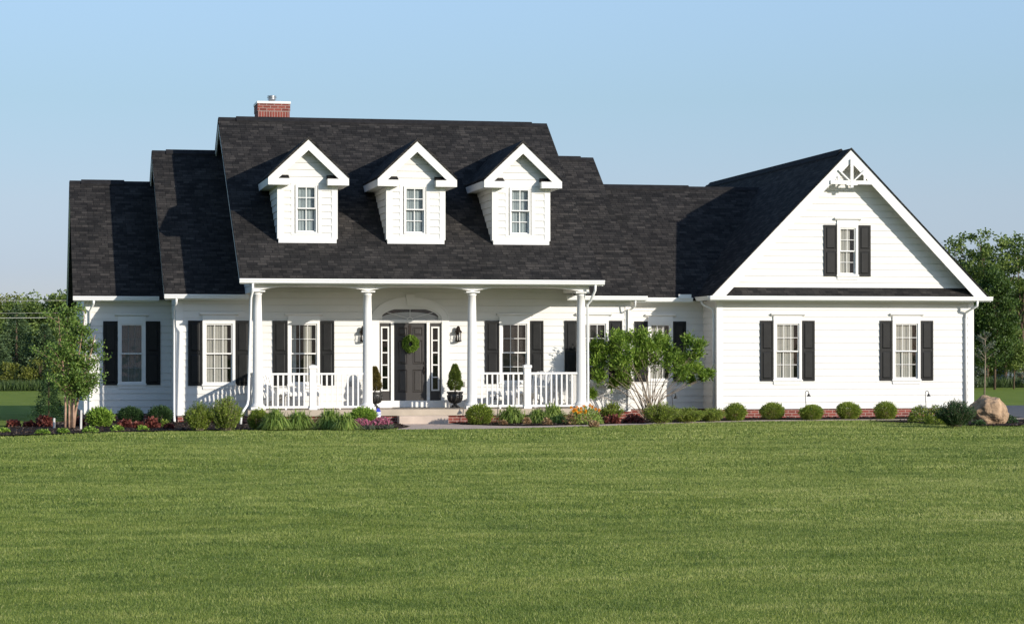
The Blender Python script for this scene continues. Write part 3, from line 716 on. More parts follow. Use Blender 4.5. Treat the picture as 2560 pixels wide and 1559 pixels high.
# fanlight
fan = MB(); hub = ell(0, ZS, .085, .075, 10); hub2 = ell(0, ZS, .065, .055, 10)
for k in range(10): fan.prism([hub[k], hub[k+1], hub2[k+1], hub2[k]], 'y', .005, .02)
for tdeg in (38, 90, 142):
    t = math.radians(tdeg); fan.beam((.08*math.cos(t), .012, ZS+.07*math.sin(t)), (.78*math.cos(t), .012, ZS+.322*math.sin(t)), .012, .018, (0, 1, 0))
fl = fan.build('fanlight', M['trim'], HOUSE)
g = MB(); pts = ell(0, ZS, .80, .335, 24); g.add([(x, .03, z) for x, z in pts], [tuple(range(25))]); g.build('pane', M['glass'], fl)
g = MB(); pts = [(x, z) for x, z in ell(0, ZS, .80, .205, 24)]; g.add([(x, .07+.0*z, z) for x, z in pts], [tuple(range(25))]); g.build('reflection_panel', M['reflection_panel'], fl)  # pale half-fan panel, its grey paints a reflection in the glass
g = MB(); g.box(-.84, .84, .35, .36, .5, 3.05); g.build('hall_recess', M['inside'], HOUSE)
# sidelights
def sidelight(cx):
    mb = MB(); x0, x1 = cx-.148, cx+.148
    fx0, fx1, fz0, fz1 = cx-.108, cx+.108, .80, 2.48
    mb.box(x0, fx0, .0, .045, .556, 2.573); mb.box(fx1, x1, .0, .045, .556, 2.573); mb.box(fx0, fx1, .0, .045, .556, fz0); mb.box(fx0, fx1, .0, .045, fz1, 2.573)
    s = mb.build('sidelight', M['door'], HOUSE)
    f = MB(); w = .038
    f.box(fx0, fx0+w, -.012, .03, fz0, fz1); f.box(fx1-w, fx1, -.012, .03, fz0, fz1); f.box(fx0+w, fx1-w, -.012, .03, fz0, fz0+w); f.box(fx0+w, fx1-w, -.012, .03, fz1-w, fz1)
    for k in range(1, 5):
        z = fz0+w+(fz1-fz0-2*w)*k/5; f.box(fx0+w, fx1-w, -.006, .02, z-.014, z+.014)
    f.build('sidelight_grille', M['trim'], s)
    g = MB(); g.add([(fx0+w, .012, fz0+w), (fx1-w, .012, fz0+w), (fx1-w, .012, fz1-w), (fx0+w, .012, fz1-w)], [(0, 1, 2, 3)]); g.build('pane', M['glass'], s)
sidelight(-.666); sidelight(.666)
mb = MB(); mb.box(-.434, .434, .03, .075, .552, 2.574)
def dpanel(x0, x1, z0, z1):
    y = .0295
    def ring(a, b, ya, yb):
        v = [(x0+a, ya, z0+a), (x1-a, ya, z0+a), (x1-a, ya, z1-a), (x0+a, ya, z1-a), (x0+b, yb, z0+b), (x1-b, yb, z0+b), (x1-b, yb, z1-b), (x0+b, yb, z1-b)]
        mb.add(v, [(0, 1, 5, 4), (1, 2, 6, 5), (2, 3, 7, 6), (3, 0, 4, 7)])
    ring(0, .012, y, y-.012); ring(.012, .028, y-.012, y-.001); ring(.04, .062, y-.001, y-.012)
    mb.add([(x0+.062, y-.012, z0+.062), (x1-.062, y-.012, z0+.062), (x1-.062, y-.012, z1-.062), (x0+.062, y-.012, z1-.062)], [(0, 1, 2, 3)])
for s in (-1, 1):
    a, b = sorted((s*.07, s*.33))
    dpanel(a, b, 2.24, 2.46); dpanel(a, b, 1.50, 2.13); dpanel(a, b, .76, 1.36)
door = mb.build('front_door', M['door'], HOUSE)
mb = MB(); mb.lathe([(.03, 0), (.034, .012), (.026, .03)], 0, 0, 12)
hd = MB(); hd.box(.355, .395, .012, .0285, 1.23, 1.45); hd.tube([(.375, .012, 1.27), (.375, -.03, 1.30), (.375, -.035, 1.36), (.375, .012, 1.41)], .009, 8); hd.box(.36, .39, .005, .0285, 1.50, 1.56)
hd.build('handle', M['bronze'], door)

# --- lanterns
def lantern(x):
    z = 2.13; mb = MB(); yc = -.13
    mb.box(x-.045, x+.045, -.03, -.0165, z-.02, z+.32); mb.tube([(x, -.03, z+.25), (x, -.09, z+.31), (x, yc, z+.30), (x, yc, z+.26)], .012, 8)
    mb.lathe([(.04, z+.36), (.045, z+.30), (.05, z+.28), (.085, z+.235), (.10, z+.215), (.10, z+.20)], x, yc, 16) if False else mb.lathe([(.10, z+.195), (.10, z+.21), (.085, z+.235), (.055, z+.27), (.045, z+.33), (.03, z+.355), (.005, z+.37)], x, yc, 16)
    for k in range(4):
        a = math.pi/4+k*math.pi/2; mb.tube([(x+.08*math.cos(a), yc+.08*math.sin(a), z-.02), (x+.085*math.cos(a), yc+.085*math.sin(a), z+.20)], .008, 6)
    mb.lathe([(.02, z-.06), (.09, z-.035), (.09, z-.015), (.05, z-.012)], x, yc, 16)
    l = mb.build('wall_lantern', M['bronze'], HOUSE)
    g = MB(); g.lathe([(.07, z-.012), (.078, z+.195)], x, yc, 14); g.build('lantern_glass', M['glass'], l)
    b = MB()
    for dx in (-.022, .022): b.lathe([(.009, z-.01), (.009, z+.08), (.012, z+.09), (.002, z+.13)], x+dx, yc, 8)
    b.build('candle_bulb', M['trim'], l)
lantern(1.257); lantern(-1.257)
for u in (876.5, 1160): 
    p = at(u, 959.5, -.02); mb = MB(); mb.box(p[0]-.03, p[0]+.03, -.045, -.017, p[2]-.06, p[2]+.06); mb.box(p[0]-.024, p[0]+.024, -.075, -.0455, p[2]-.05, p[2]+.05); mb.build('outlet_cover', plain('grey_cover', (.32, .31, .29), .5) if u < 900 else bpy.data.materials['grey_cover'], HOUSE)

# --- downspouts
def spout(pts, w=.06, d=.045):
    mb = MB(); pts = [Vector(p) for p in pts]
    mb.tube(pts, w*.55, 6)
    return mb.build('downspout', M['gutter'], HOUSE)
spout([(-8.10, SGL, 3.19), (-8.10, SGL+.02, 3.10), (-8.19, 2.145, 2.90), (-8.19, 2.145, .35), (-8.19, 2.0, .12)])
spout([(-6.09, WGY, 3.19), (-6.09, WGY+.03, 3.08), (-6.13, -.05, 2.85), (-6.13, -.05, .22), (-6.13, -.25, .05)])
spout([(-4.33, MGY, 3.52), (-4.33, MGY+.02, 3.33), (-4.36, -2.13, 3.15), (-4.43, -2.13, .64), (-4.46, -2.16, .50), (-4.62, -2.32, .28), (-4.64, -2.34, .02)], .06)
spout([(4.42, MGY, 3.52), (4.42, MGY+.02, 3.38), (4.36, -2.05, 3.12), (4.29, -1.98, 3.02), (4.30, -1.98, .40), (4.42, -2.2, .25)], .06)
spout([(5.98, WGY, 3.18), (5.98, WGY+.01, 3.02), (5.9, -.25, 2.94), (5.86, -.048, 2.94), (5.86, -.048, .25)], .035)
spout([(8.05, .45, 3.19), (8.07, .40, 3.09), (8.29, .18, 2.96), (8.30, .16, 2.8), (8.30, .16, .22)], .055)
spout([(15.62, GYF, 3.20), (15.62, GYF+.02, 3.06), (15.46, -.06, 2.88), (15.45, -.065, 2.7), (15.45, -.065, .16)], .065)

# ================================================================ THINGS ON THE PORCH
# concrete step
mb = MB(); mb.box(-.62, .62, -.2, .2, 0, .20)
tag(mb.build('concrete_step', M['step'], None, (-.095, -2.48, .012)), 'low pinkish concrete step in front of the porch brickwork', 'step')
mb = MB(); mb.box(-.45, .45, -.28, .28, 0, .014)
tag(mb.build('doormat', M['black'], None, (-.05, -.45, .3665)), 'thin black doormat lying before the front door', 'doormat')

RNG = np.random.default_rng(11)
def leaves(P, L, Wd, D=None, rng=RNG, droop=0.0, spread=1.0):
    """diamond leaves at P (n,3); L length, Wd half width, D preferred direction (n,3)"""
    n = len(P); a = rng.normal(size=(n, 3)); a /= np.linalg.norm(a, axis=1)[:, None]
    if D is not None: a = a*spread+D
    a[:, 2] -= droop
    a /= np.linalg.norm(a, axis=1)[:, None]
    r = rng.normal(size=(n, 3)); b = np.cross(a, r); b /= np.linalg.norm(b, axis=1)[:, None]+1e-9
    nr = np.cross(a, b)
    L = np.broadcast_to(L, (n,))[:, None]*rng.uniform(.7, 1.25, (n, 1)); w = np.broadcast_to(Wd, (n,))[:, None]*rng.uniform(.8, 1.2, (n, 1))
    V = np.empty((n, 4, 3)); V[:, 0] = P; V[:, 1] = P+a*L*.45+b*w+nr*L*.06; V[:, 2] = P+a*L; V[:, 3] = P+a*L*.45-b*w+nr*L*.06
    Q = np.arange(n*4).reshape(n, 4)
    return V.reshape(-1, 3), Q
def tints(n, rng=RNG, base=None, sd=.2):
    t = (rng.normal(.48, sd, n) if base is None else base+rng.normal(0, sd, n)).clip(0, 1)
    return np.repeat(t, 4)
def ellipsoid_pts(n, rx, ry, rz, rng, inner=.75, lump=.12, seed=0, zmin=-.6):
    d = rng.normal(size=(n*2, 3)); d /= np.linalg.norm(d, axis=1)[:, None]; d = d[d[:, 2] > zmin][:n]
    k = np.random.default_rng(seed); bump = 0
    for _ in range(7):
        v = k.normal(size=3); v /= np.linalg.norm(v); bump = bump+np.maximum(0, d@v-.55)*k.uniform(-.6, 1.2)
    r = rng.uniform(inner, 1, len(d))**.5*(1+lump*bump*2)
    return d*r[:, None]*np.array((rx, ry, rz)), d

def leaf_obj(name, P, D, L, Wd, mat, parent=None, rng=RNG, loc=None, droop=0.0, spread=1.0, sd=.2, base=None):
    V, Q = leaves(P, L, Wd, D, rng, droop, spread)
    return npmesh(name, V, Q, mat, parent, tints(len(P), rng, base, sd), loc)

# urns and topiaries
def urn(x, y, label):
    z0 = .3665; mb = MB()
    mb.box(-.115, .115, -.115, .115, 0, .035)
    mb.lathe([(.10, .035), (.085, .06), (.05, .085), (.045, .105), (.07, .12), (.13, .155), (.175, .21), (.195, .28), (.19, .34), (.185, .36), (.215, .385), (.22, .41), (.205, .42), (.18, .415), (.17, .36), (.02, .35)], 0, 0, 28)
    for k in range(14):
        a = 2*math.pi*k/14; mb.tube([(.085*math.cos(a), .085*math.sin(a), .125), (.15*math.cos(a), .15*math.sin(a), .16), (.192*math.cos(a), .192*math.sin(a), .23), (.203*math.cos(a), .203*math.sin(a), .33)], .012, 6)
    o = mb.build('urn_planter', M['urn'], None, (x, y, z0)); tag(o, label, 'planter', 'urns flanking the front door'); return o
urn(1.075, -.62, 'black footed urn right of the front door, holding the greener topiary')
urn(-1.03, -.62, 'footed urn left of the front door, half behind a porch column')
def topiary(x, y, mat, label, seed, h=.66, w=.21):
    r = np.random.default_rng(seed); e = thing('topiary_shrub', (x, y, .75), label, 'shrub', 'cone topiaries by the door')
    mb = MB(); mb.tube([(0, 0, -.02), (.01, 0, .12), (0, .01, .4)], [.022, .018, .01], 7); mb.build('trunk', M['bark'], e)
    n = 5200; t = r.uniform(0, 1, n)**.8; z = .06+t*h; rad = w*(1-t)**.62*(.55+.6*t.clip(0, .3)/.3*.75)*r.uniform(.55, 1.0, n)**.5
    rad *= 1+.14*np.sin(z*23+seed)*r.uniform(.4, 1.3, n)
    a = r.uniform(0, 6.283, n); P = np.stack((rad*np.cos(a), rad*np.sin(a), z), 1); D = np.stack((np.cos(a), np.sin(a), np.full(n, .7)), 1)
    leaf_obj('foliage', P, D, .062, .011, mat, e, r, spread=.8, sd=.26)
topiary(1.075, -.62, M['lf_cone'], 'green cone topiary in the urn right of the front door', 3)
topiary(-1.03, -.62, M['lf_brown'], 'bronzed cone topiary in the urn left of the front door', 4, .60, .19)
# wreath
r = np.random.default_rng(5); n = 1500; a = r.uniform(0, 6.283, n); ph = r.uniform(0, 6.283, n); rr = .055*r.uniform(.5, 1, n)
P = np.stack(((.145+rr*np.cos(ph))*np.cos(a), rr*np.sin(ph)*.8, (.145+rr*np.cos(ph))*np.sin(a)), 1)
D = np.stack((-np.sin(a)+np.cos(a)*np.cos(ph)*.7, -.5+0*a, np.cos(a)+np.sin(a)*np.cos(ph)*.7), 1)
e = thing('wreath', (0.0, -.05, 2.03), 'round green leaf wreath hanging on the dark front door', 'wreath')
leaf_obj('wreath_leaves', P, D, .075, .016, M['lf_fresh'], e, r, spread=.5, base=.35)
mb = MB(); mb.box(-.035, .035, .068, .0745, .08, .50); mb.build('wreath_hanger', M['bronze'], e)

# adirondack chairs and low slatted tables
def adirondack(loc, rz, label):
    e = thing('adirondack_chair', loc, label, 'chair', 'white slatted porch chairs', rz)
    s = MB()                           # seat slats, front of the chair towards -y
    for k in range(7):
        t = k/6; s.beam((-.27, -.28+.48*t, .38-.12*t), (.27, -.28+.48*t, .38-.12*t), .065, .02)
    s.build('seat', M['trim'], e)
    b = MB()
    for k in range(7):
        u = (k-3)/3; hgt = .78-.10*u*u
        b.beam((u*.20, .20, .24), (u*.29, .20+hgt*.42, .24+hgt*.9), .065, .018, (0, 1, -.4))
    b.beam((-.25, .42, .60), (.25, .42, .60), .03, .05); b.build('backrest', M['trim'], e)
    for sx in (-1, 1):
        a = MB(); a.beam((sx*.34, -.34, .56), (sx*.34, .36, .54), .12, .022); a.build('armrest', M['trim'], e)
        l = MB(); l.beam((sx*.30, -.28, 0), (sx*.30, -.28, .545), .03, .10, (0, 1, 0)); l.build('leg', M['trim'], e)
        l = MB(); l.beam((sx*.27, -.30, .36), (sx*.27, .52, .03), .03, .11); l.build('leg', M['trim'], e)
        l = MB(); l.beam((sx*.315, .30, .2), (sx*.315, .36, .53), .03, .07, (0, 1, 0)); l.build('back_support', M['trim'], e)
adirondack((-3.62, -.95, .367), .75, 'white slatted chair behind the porch railing left of the front door')
adirondack((3.02, -1.0, .367), -.75, 'white slatted chair behind the porch railing right of the front door')
def lowtable(loc, rz, label):
    e = thing('slatted_bench', loc, label, 'bench', 'low slatted porch benches', rz)
    s = MB()
    for k in range(6): s.beam((-.45, -.2+.08*k, .42), (.45, -.2+.08*k, .42), .06, .022)
    s.beam((-.45, -.245, .37), (.45, -.245, .37), .02, .08); s.build('seat', M['trim'], e)
    for sx in (-1, 1):
        for sy in (-.2, .18):
            l = MB(); l.box(sx*.42-.025, sx*.42+.025, sy-.025, sy+.025, 0, .405); l.build('leg', M['trim'], e)
lowtable((-2.95, -.75, .367), .06, 'low white slatted bench beside the left porch chair')
lowtable((2.35, -.75, .367), -.06, 'low white slatted bench beside the right porch chair')

# ================================================================ GROUND
def vnoise(x, y, cell, seed):
    r = np.random.default_rng(seed); n = 512; g = r.uniform(-1, 1, (n, n))
    fx, fy = x/cell, y/cell; ix = np.floor(fx).astype(int); iy = np.floor(fy).astype(int); tx = fx-ix; ty = fy-iy
    tx = tx*tx*(3-2*tx); ty = ty*ty*(3-2*ty)
    G = lambda i, j: g[i % n, j % n]
    return (G(ix, iy)*(1-tx)+G(ix+1, iy)*tx)*(1-ty)+(G(ix, iy+1)*(1-tx)+G(ix+1, iy+1)*tx)*ty
def ground_h(x, y):
    m = np.clip((-7.5-y)/2.0, 0, 1)*np.clip((y+75)/10, 0, 1)
    return m*(.020*vnoise(x*.7, y, 1.3, 1)+.009*vnoise(x*.8+9, y, .5, 2)+.03*vnoise(x, y+5, 4.0, 3))
def grid_axis(lo, hi, step, far):
    a = list(np.arange(lo, hi+1e-6, step)); s = step; x = lo
    L = []; 
    while x > -far: s *= 1.35; x -= s; L.append(x)
    Rr = []; s = step; x = hi
    while x < far: s *= 1.35; x += s; Rr.append(x)
    return np.array(L[::-1]+a+Rr)
xs = grid_axis(-16, 24, .22, 2500); ys = grid_axis(-50, -7, .22, 2500)
Xg, Yg = np.meshgrid(xs, ys); Zg = ground_h(Xg, Yg)
V = np.stack((Xg.ravel(), Yg.ravel(), Zg.ravel()), 1); nx, ny = len(xs), len(ys)
i = np.arange(nx-1)[None, :]+nx*np.arange(ny-1)[:, None]; i = i.ravel()
lawn = npmesh('lawn', V, np.stack((i, i+1, i+1+nx, i+nx), 1), M['lawn']); tag(lawn, kind='structure')
lawn.data.polygons.foreach_set('use_smooth', [True]*len(lawn.data.polygons))

def sheet(name, pts, z, mat, sub=None):
    import bmesh
    bm = bmesh.new(); f = bm.faces.new([bm.verts.new((x, y, z)) for x, y in pts]); 
    me = bpy.data.meshes.new(name); bm.to_mesh(me); bm.free(); me.materials.append(mat)
    if me.polygons[0].normal.z < 0: me.flip_normals()
    o = bpy.data.objects.new(name, me); COL.objects.link(o); tag(o, kind='structure'); return o
def smooth_pts(pts, n=6):
    out = []
    for i in range(len(pts)-1):
        p0 = pts[max(i-1, 0)]; p1 = pts[i]; p2 = pts[i+1]; p3 = pts[min(i+2, len(pts)-1)]
        for k in range(n):
            t = k/n; out.append(tuple(.5*((2*p1[j])+(-p0[j]+p2[j])*t+(2*p0[j]-5*p1[j]+4*p2[j]-p3[j])*t*t+(-p0[j]+3*p1[j]-3*p2[j]+p3[j])*t**3) for j in (0, 1)))
    return out+[pts[-1]]
bedL_front = smooth_pts([(-13.2, -8.2), (-12.3, -9.6), (-10.4, -9.6), (-8, -7.9), (-5.96, -6.8), (-4, -6.95), (-2.3, -7.0), (-1.35, -6.4), (-.85, -5.2)])
BEDL = bedL_front+[(-.78, -2.25), (-4.3, -2.15), (-4.3, .2), (-6.0, .2), (-6.0, 2.3), (-8.3, 2.3), (-9.1, 1.0), (-9.7, -2.6), (-11.3, -5.8)]
sheet('mulch_bed', BEDL, .032, M['mulch'])
walk_low = smooth_pts([(-1.5, -7.05), (.5, -7.0), (2.63, -6.1), (5.5, -4.45), (8.22, -2.75), (9.7, -2.45), (11.2, -2.3), (14.0, -2.5), (16.6, -2.6)])
walk_up = smooth_pts([(.75, -3.4), (1.5, -4.8), (2.63, -4.95), (5.5, -3.3), (8.22, -1.75), (9.7, -1.35), (11.2, -1.25), (14, -1.3), (16.6, -1.3)])
sheet('walkway', walk_low+list(reversed(walk_up))+[(.70, -2.25), (-.8, -2.25), (-.9, -5.2), (-1.3, -6.3)], .012, M['paver'])
bedR = walk_up+[(16.4, .5), (8.4, .5), (8.36, 1.4), (5.93, 1.4), (5.9, .2), (4.4, .2), (4.3, -2.15), (.7, -2.2)]
sheet('mulch_bed', bedR, .036, M['mulch'])
isl = smooth_pts([(11.2, -3.6), (11.9, -5.6), (12.4, -8.0), (13.4, -8.2), (14.4, -6.6), (16.0, -5.4), (16.8, -4.2), (16.0, -3.3), (13.5, -2.9), (11.2, -3.6)])[:-1]
sheet('mulch_bed', isl, .034, M['mulch'])
sheet('driveway', [(16.55, -2.65), (90, -4.5), (90, 14.5), (16.0, 14.0)], .020, M['asphalt'])

def inpoly(x, y, P):
    c = np.zeros(x.shape, bool); n = len(P)
    for k in range(n):
        x0, y0 = P[k]; x1, y1 = P[(k+1) % n]
        m = ((y0 > y) != (y1 > y)) & (x < (x1-x0)*(y-y0)/(y1-y0+1e-12)+x0); c ^= m
    return c
# lawn grass: individual blades, denser near the camera
def grass_field():
    r = np.random.default_rng(77); VV = []; TT = []
    polys = [BEDL, walk_low+[(16.6, 0), (-.8, 0), (-1.3, -6.3)], isl]
    walk_poly = walk_low+list(reversed(walk_up))+[(.70, -2.25), (-.8, -2.25), (-.9, -5.2), (-1.3, -6.3)]
    for d0, d1, dens, w, h in ((13.5, 17.5, 6000, .0025, .022), (17.5, 24, 4200, .0031, .024), (24, 34, 2300, .0044, .027), (34, 47, 1150, .0070, .031), (47, 62, 480, .0120, .036)):
        # bands measured by depth from the camera; a metre or two of margin on each side
        wid = lambda d: d*.235+2.6
        area = (d1-d0)*2*(wid(d0)+wid(d1))/2; n = int(area*dens)
        d = np.sqrt(r.uniform(d0*d0, d1*d1, n)); s = r.uniform(-1, 1, n)*wid(d)
        x = CAM[0]+F[0]*d+R0[0]*s; y = CAM[1]+F[1]*d+R0[1]*s
        keep = y < -1.2
        for P in (BEDL, isl, walk_poly, bedR): keep &= ~inpoly(x, y, P)
        keep &= ~((x > 16.3) & (y > -3)); x = x[keep]; y = y[keep]; n = len(x)
        z = ground_h(x, y)-.004
        hh = h*r.uniform(.6, 1.25, n)*(1+.25*vnoise(x, y, .45, 8))
        # local lean gives the mown grain
        la = 1.5*vnoise(x, y, 1.1, 21)+1.2; a = la+r.normal(0, 1.3, n)
        lean = hh*r.uniform(.15, .8, n)
        ww = w*r.uniform(.7, 1.3, n); o = r.uniform(0, 6.283, n)
        bx, by = np.cos(o)*ww, np.sin(o)*ww
        v = np.empty((n, 3, 3)); v[:, 0] = np.stack((x-bx, y-by, z), 1); v[:, 1] = np.stack((x+bx, y+by, z), 1)
        v[:, 2] = np.stack((x+np.cos(a)*lean, y+np.sin(a)*lean, z+hh), 1)
        tone = .45+.10*vnoise(x*.6, y, 1.3, 31)+.13*vnoise(x*.7, y, .34, 32)+.15*vnoise(x*.7, y, .13, 36)+.10*vnoise(x*.25+.02*y, y, .75, 34)+.09*vnoise(x*.14, y, .28, 35)+.10*vnoise(x, y*1.3, 9, 33)+r.normal(0, .13, n)
        dry = r.random(n) < .035; tone[dry] = r.uniform(.8, 1, dry.sum())
        VV.append(v.reshape(-1, 3)); TT.append(np.repeat(tone.clip(0, 1), 3))
    V = np.concatenate(VV); T = np.concatenate(TT)
    o = npmesh('lawn_grass', V, np.arange(len(V)).reshape(-1, 3), M['grass'], None, T, k=3)
    tag(o, 'short mown green grass of the front lawn', 'grass', kind='stuff')
grass_field()

def chips():
    r = np.random.default_rng(88); n = 16000
    x = r.uniform(-13, 17, n); y = r.uniform(-9.7, 2, n); k = np.zeros(n, bool)
    for P in (BEDL, bedR, isl): k |= inpoly(x, y, P)
    x, y = x[k], y[k]; P = np.stack((x, y, np.full(len(x), .040)), 1); D = np.stack((r.normal(size=len(x)), r.normal(size=len(x)), r.uniform(-.1, .5, len(x))), 1)
    o = leaf_obj('mulch_chips', P, D, .06, .014, M['chips'], None, r, spread=.2); tag(o, 'dark shredded bark chips covering the garden beds', 'mulch', kind='stuff')
chips()
# ================================================================ GARDEN PLANTS
def pxm(p): return depth(p)/FPX            # metres per source pixel at p
def place(u, vb, wpx, hpx):
    p = gr(u, vb, .03); k = pxm(p); r = wpx*k/2
    q = gr(u, vb, .03)+F*r*.75                 # vb is the front foot; centre lies behind
    return (float(q[0]), float(q[1]), .03), r, hpx*k
def round_shrub(u, vb, w, h, mat, label, group, seed, n=2600, L=.045, cat='shrub', spread=1.0, lump=.10, name='round_shrub'):
    loc, r, H = place(u, vb, w, h); rg = np.random.default_rng(seed); e = thing(name, loc, label, cat, group)
    P, D = ellipsoid_pts(int(n*1.7), r*.96, r*.96, H*.57, rg, .30, lump, seed, -.97); P[:, 2] += H*.46
    P = P[P[:, 2] > .0]; D = D[:len(P)] if len(D) != len(P) else D
    D = P-np.array((0, 0, H*.3)); D /= np.linalg.norm(D, axis=1)[:, None]+1e-6
    D[:, 2] += .35
    # stray shoots break the outline
    m = n//9; d = rg.normal(size=(m, 3)); d[:, 2] = abs(d[:, 2])*1.3-.2; d /= np.linalg.norm(d, axis=1)[:, None]; q = d*rg.uniform(.95, 1.16, (m, 1))*np.array((r*.96, r*.96, H*.57)); q[:, 2] += H*.46; q = q[q[:, 2] > .02]
    P = np.concatenate((P, q)); dq = q-np.array((0, 0, H*.2)); D = np.concatenate((D, dq/(np.linalg.norm(dq, axis=1)[:, None]+1e-6)*1.5))
    leaf_obj('foliage', P, D, L, L*.24, M[mat], e, rg, spread=.6*spread)
    st = MB()
    for k in range(4):
        a = k*1.57+seed; st.tube([(0, 0, 0), (r*.35*math.cos(a), r*.35*math.sin(a), H*.55)], [.012, .005], 5)
    st.build('stems', M['stem'], e); return e
def clump(u, vb, w, h, mat, label, group, seed, n=230, bw=.012, cat='plant', name='daylily_clump', arch=1.0):
    n = int(n*2.2)
    """arching strap leaves"""
    loc, r, H = place(u, vb, w, h); rg = np.random.default_rng(seed); e = thing(name, loc, label, cat, group)
    a = rg.uniform(0, 6.283, n); len_ = H*rg.uniform(.65, 1.28, n); out = r*rg.uniform(.15, 1.5, n)*arch
    root = rg.normal(0, r*.22, (n, 2)); S = 5; V = np.empty((n, S+1, 2, 3))
    sd = np.stack((-np.sin(a), np.cos(a)), 1)
    for k in range(S+1):
        t = k/S; z = len_*(2.0*t-t*t*(.95+.85*out/(r+1e-6))); ro = out*t**1.5
        c = np.stack((root[:, 0]+np.cos(a)*ro, root[:, 1]+np.sin(a)*ro, np.maximum(z, .005)), 1); w_ = bw*(1-t**2.5)+.0008
        V[:, k, 0, :2] = c[:, :2]-sd*w_; V[:, k, 1, :2] = c[:, :2]+sd*w_; V[:, k, :, 2] = c[:, 2][:, None]
    base = (np.arange(n)*(S+1)*2)[:, None]+2*np.arange(S)[None, :]; base = base.ravel()
    Q = np.stack((base, base+1, base+3, base+2), 1)
    t = np.repeat(rg.normal(.45, .22, n).clip(0, 1), (S+1)*2)
    npmesh('blades', V.reshape(-1, 3), Q, M[mat], e, t); return e
def leafy_mound(u, vb, w, h, mat, label, group, seed, n=420, L=.085, cat='plant', name='heuchera_plant', wid=.42):
    loc, r, H = place(u, vb, w, h); rg = np.random.default_rng(seed); e = thing(name, loc, label, cat, group)
    P, D = ellipsoid_pts(n, r*.8, r*.8, H*.75, rg, .2, .3, seed, -.1); P[:, 2] = abs(P[:, 2])
    D = np.stack((D[:, 0], D[:, 1], 0*D[:, 2]+.1), 1)
    leaf_obj('foliage', P, D, L, L*wid, M[mat], e, rg, spread=.8, sd=.25); return e
def feathery(u, vb, w, h, mat, label, group, seed, ns=60, name='feathery_shrub', L=.05, cat='shrub'):
    loc, r, H = place(u, vb, w, h); rg = np.random.default_rng(seed); e = thing(name, loc, label, cat, group); st = MB(); PP = []; DD = []
    for k in range(int(ns*1.6)):
        a = rg.uniform(0, 6.283); q = rg.uniform(0, 1)**.6; tip = np.array((math.cos(a)*r*q, math.sin(a)*r*q, H*(1-.42*q*q)*rg.uniform(.72, 1.08)))
        b = tip*np.array((.25, .25, 0)); st.tube([b, (b+tip)/2+np.array((0, 0, .03)), tip], [.005, .004, .002], 4, False)
        m = 48; t = rg.uniform(.15, 1, m)[:, None]; p = b+(tip-b)*t+rg.normal(0, .018, (m, 3)); PP.append(p); d = rg.normal(size=(m, 3))*.7+(tip-b)/np.linalg.norm(tip-b); DD.append(d)
    st.build('stems', M['stem'], e); leaf_obj('foliage', np.concatenate(PP), np.concatenate(DD), L, L*.13, M[mat], e, rg, spread=.3); return e

GR = 'burgundy plants in the left bed'
for i, (u, vb, w, h, lab) in enumerate([
    (31, 1066, 34, 20, 'burgundy leaf clump farthest left in the left bed'), (72, 1066, 26, 16, 'small burgundy clump just left of the large one near the birch'),
    (108, 1066, 46, 36, 'largest burgundy leaf clump, left of the birch stems'), (196, 1064, 26, 22, 'burgundy clump behind the birch stems by the pale stake'),
    (309, 1068, 38, 20, 'low burgundy clump below the left end window, beside a dark shrub'), (342, 1070, 32, 16, 'lowest burgundy clump below the right shutter of the end window'),
    (378, 1069, 46, 32, 'tall burgundy clump in front of the darker corner shrub'), (421, 1071, 20, 12, 'tiny burgundy clump at the foot of the corner downspout')]):
    leafy_mound(u, vb, w, h, 'lf_red', lab, GR, 100+i, int(120+w*6))
GR = 'low green plants along the left bed edge'
for i, (u, vb, w, h, lab) in enumerate([
    (6, 1080, 34, 12, 'low green edging plant at the far left of the bed'), (103, 1084, 40, 13, 'low green edging plant in front of the largest burgundy clump'),
    (157, 1082, 34, 13, 'low green edging plant in front of the birch stems'), (221, 1080, 40, 15, 'low green edging plant in front of the yellowish shrub'),
    (291, 1077, 36, 18, 'tallest green edging plant, left of the low burgundy clumps'), (355, 1075, 32, 12, 'low green edging plant right of the low burgundy clumps')]):
    leafy_mound(u, vb, w, h, 'lf_fresh', lab, GR, 120+i, int(100+w*5), .06, name='edging_plant', wid=.3)
leafy_mound(409, 1066, 26, 22, 'lf_box', 'small green plant between the corner shrub and the downspout', None, 131, 240, .06, name='bedding_plant', wid=.3)
round_shrub(246, 1066, 66, 42, 'lf_fresh', 'yellow green mound shrub right of the birch stems', None, 140, 1500, .075, spread=1.3, lump=.2, name='mound_shrub')
round_shrub(322, 1056, 62, 36, 'lf_dark', 'dark round shrub under the left end window, the left one', 'dark shrubs below the left end window', 141)
round_shrub(396, 1056, 60, 38, 'lf_dark', 'dark round shrub beside the corner downspout', 'dark shrubs below the left end window', 142)
feathery(494, 1076, 78, 66, 'lf_box', 'shorter feathery green shrub left of its taller neighbour', 'feathery shrubs before the left wing', 150, 100, L=.065)
feathery(560, 1076, 96, 82, 'lf_box', 'taller feathery green shrub beside the porch downspout', 'feathery shrubs before the left wing', 151, 110, L=.06)
GR = 'daylily clumps along the left half of the porch'
round_shrub(645, 1072, 52, 46, 'lf_box', 'round green shrub at the left corner of the porch slab', None, 160, 2200)
for i, (u, vb, w, h, lab) in enumerate([
    (686, 1074, 70, 50, 'spiky daylily clump right of the round corner shrub'), (745, 1073, 80, 46, 'daylily clump just left of the left railing post'),
    (822, 1073, 84, 50, 'widest daylily clump right of the left railing post'), (863, 1075, 56, 42, 'loose daylily clump touching the pink flowers')]):
    clump(u, vb, w, h, 'lf_lily', lab, GR, 161+i, 380)
round_shrub(905, 1062, 66, 40, 'lf_fresh', 'light green shrub in front of the second porch column', None, 170, 1900, .06)
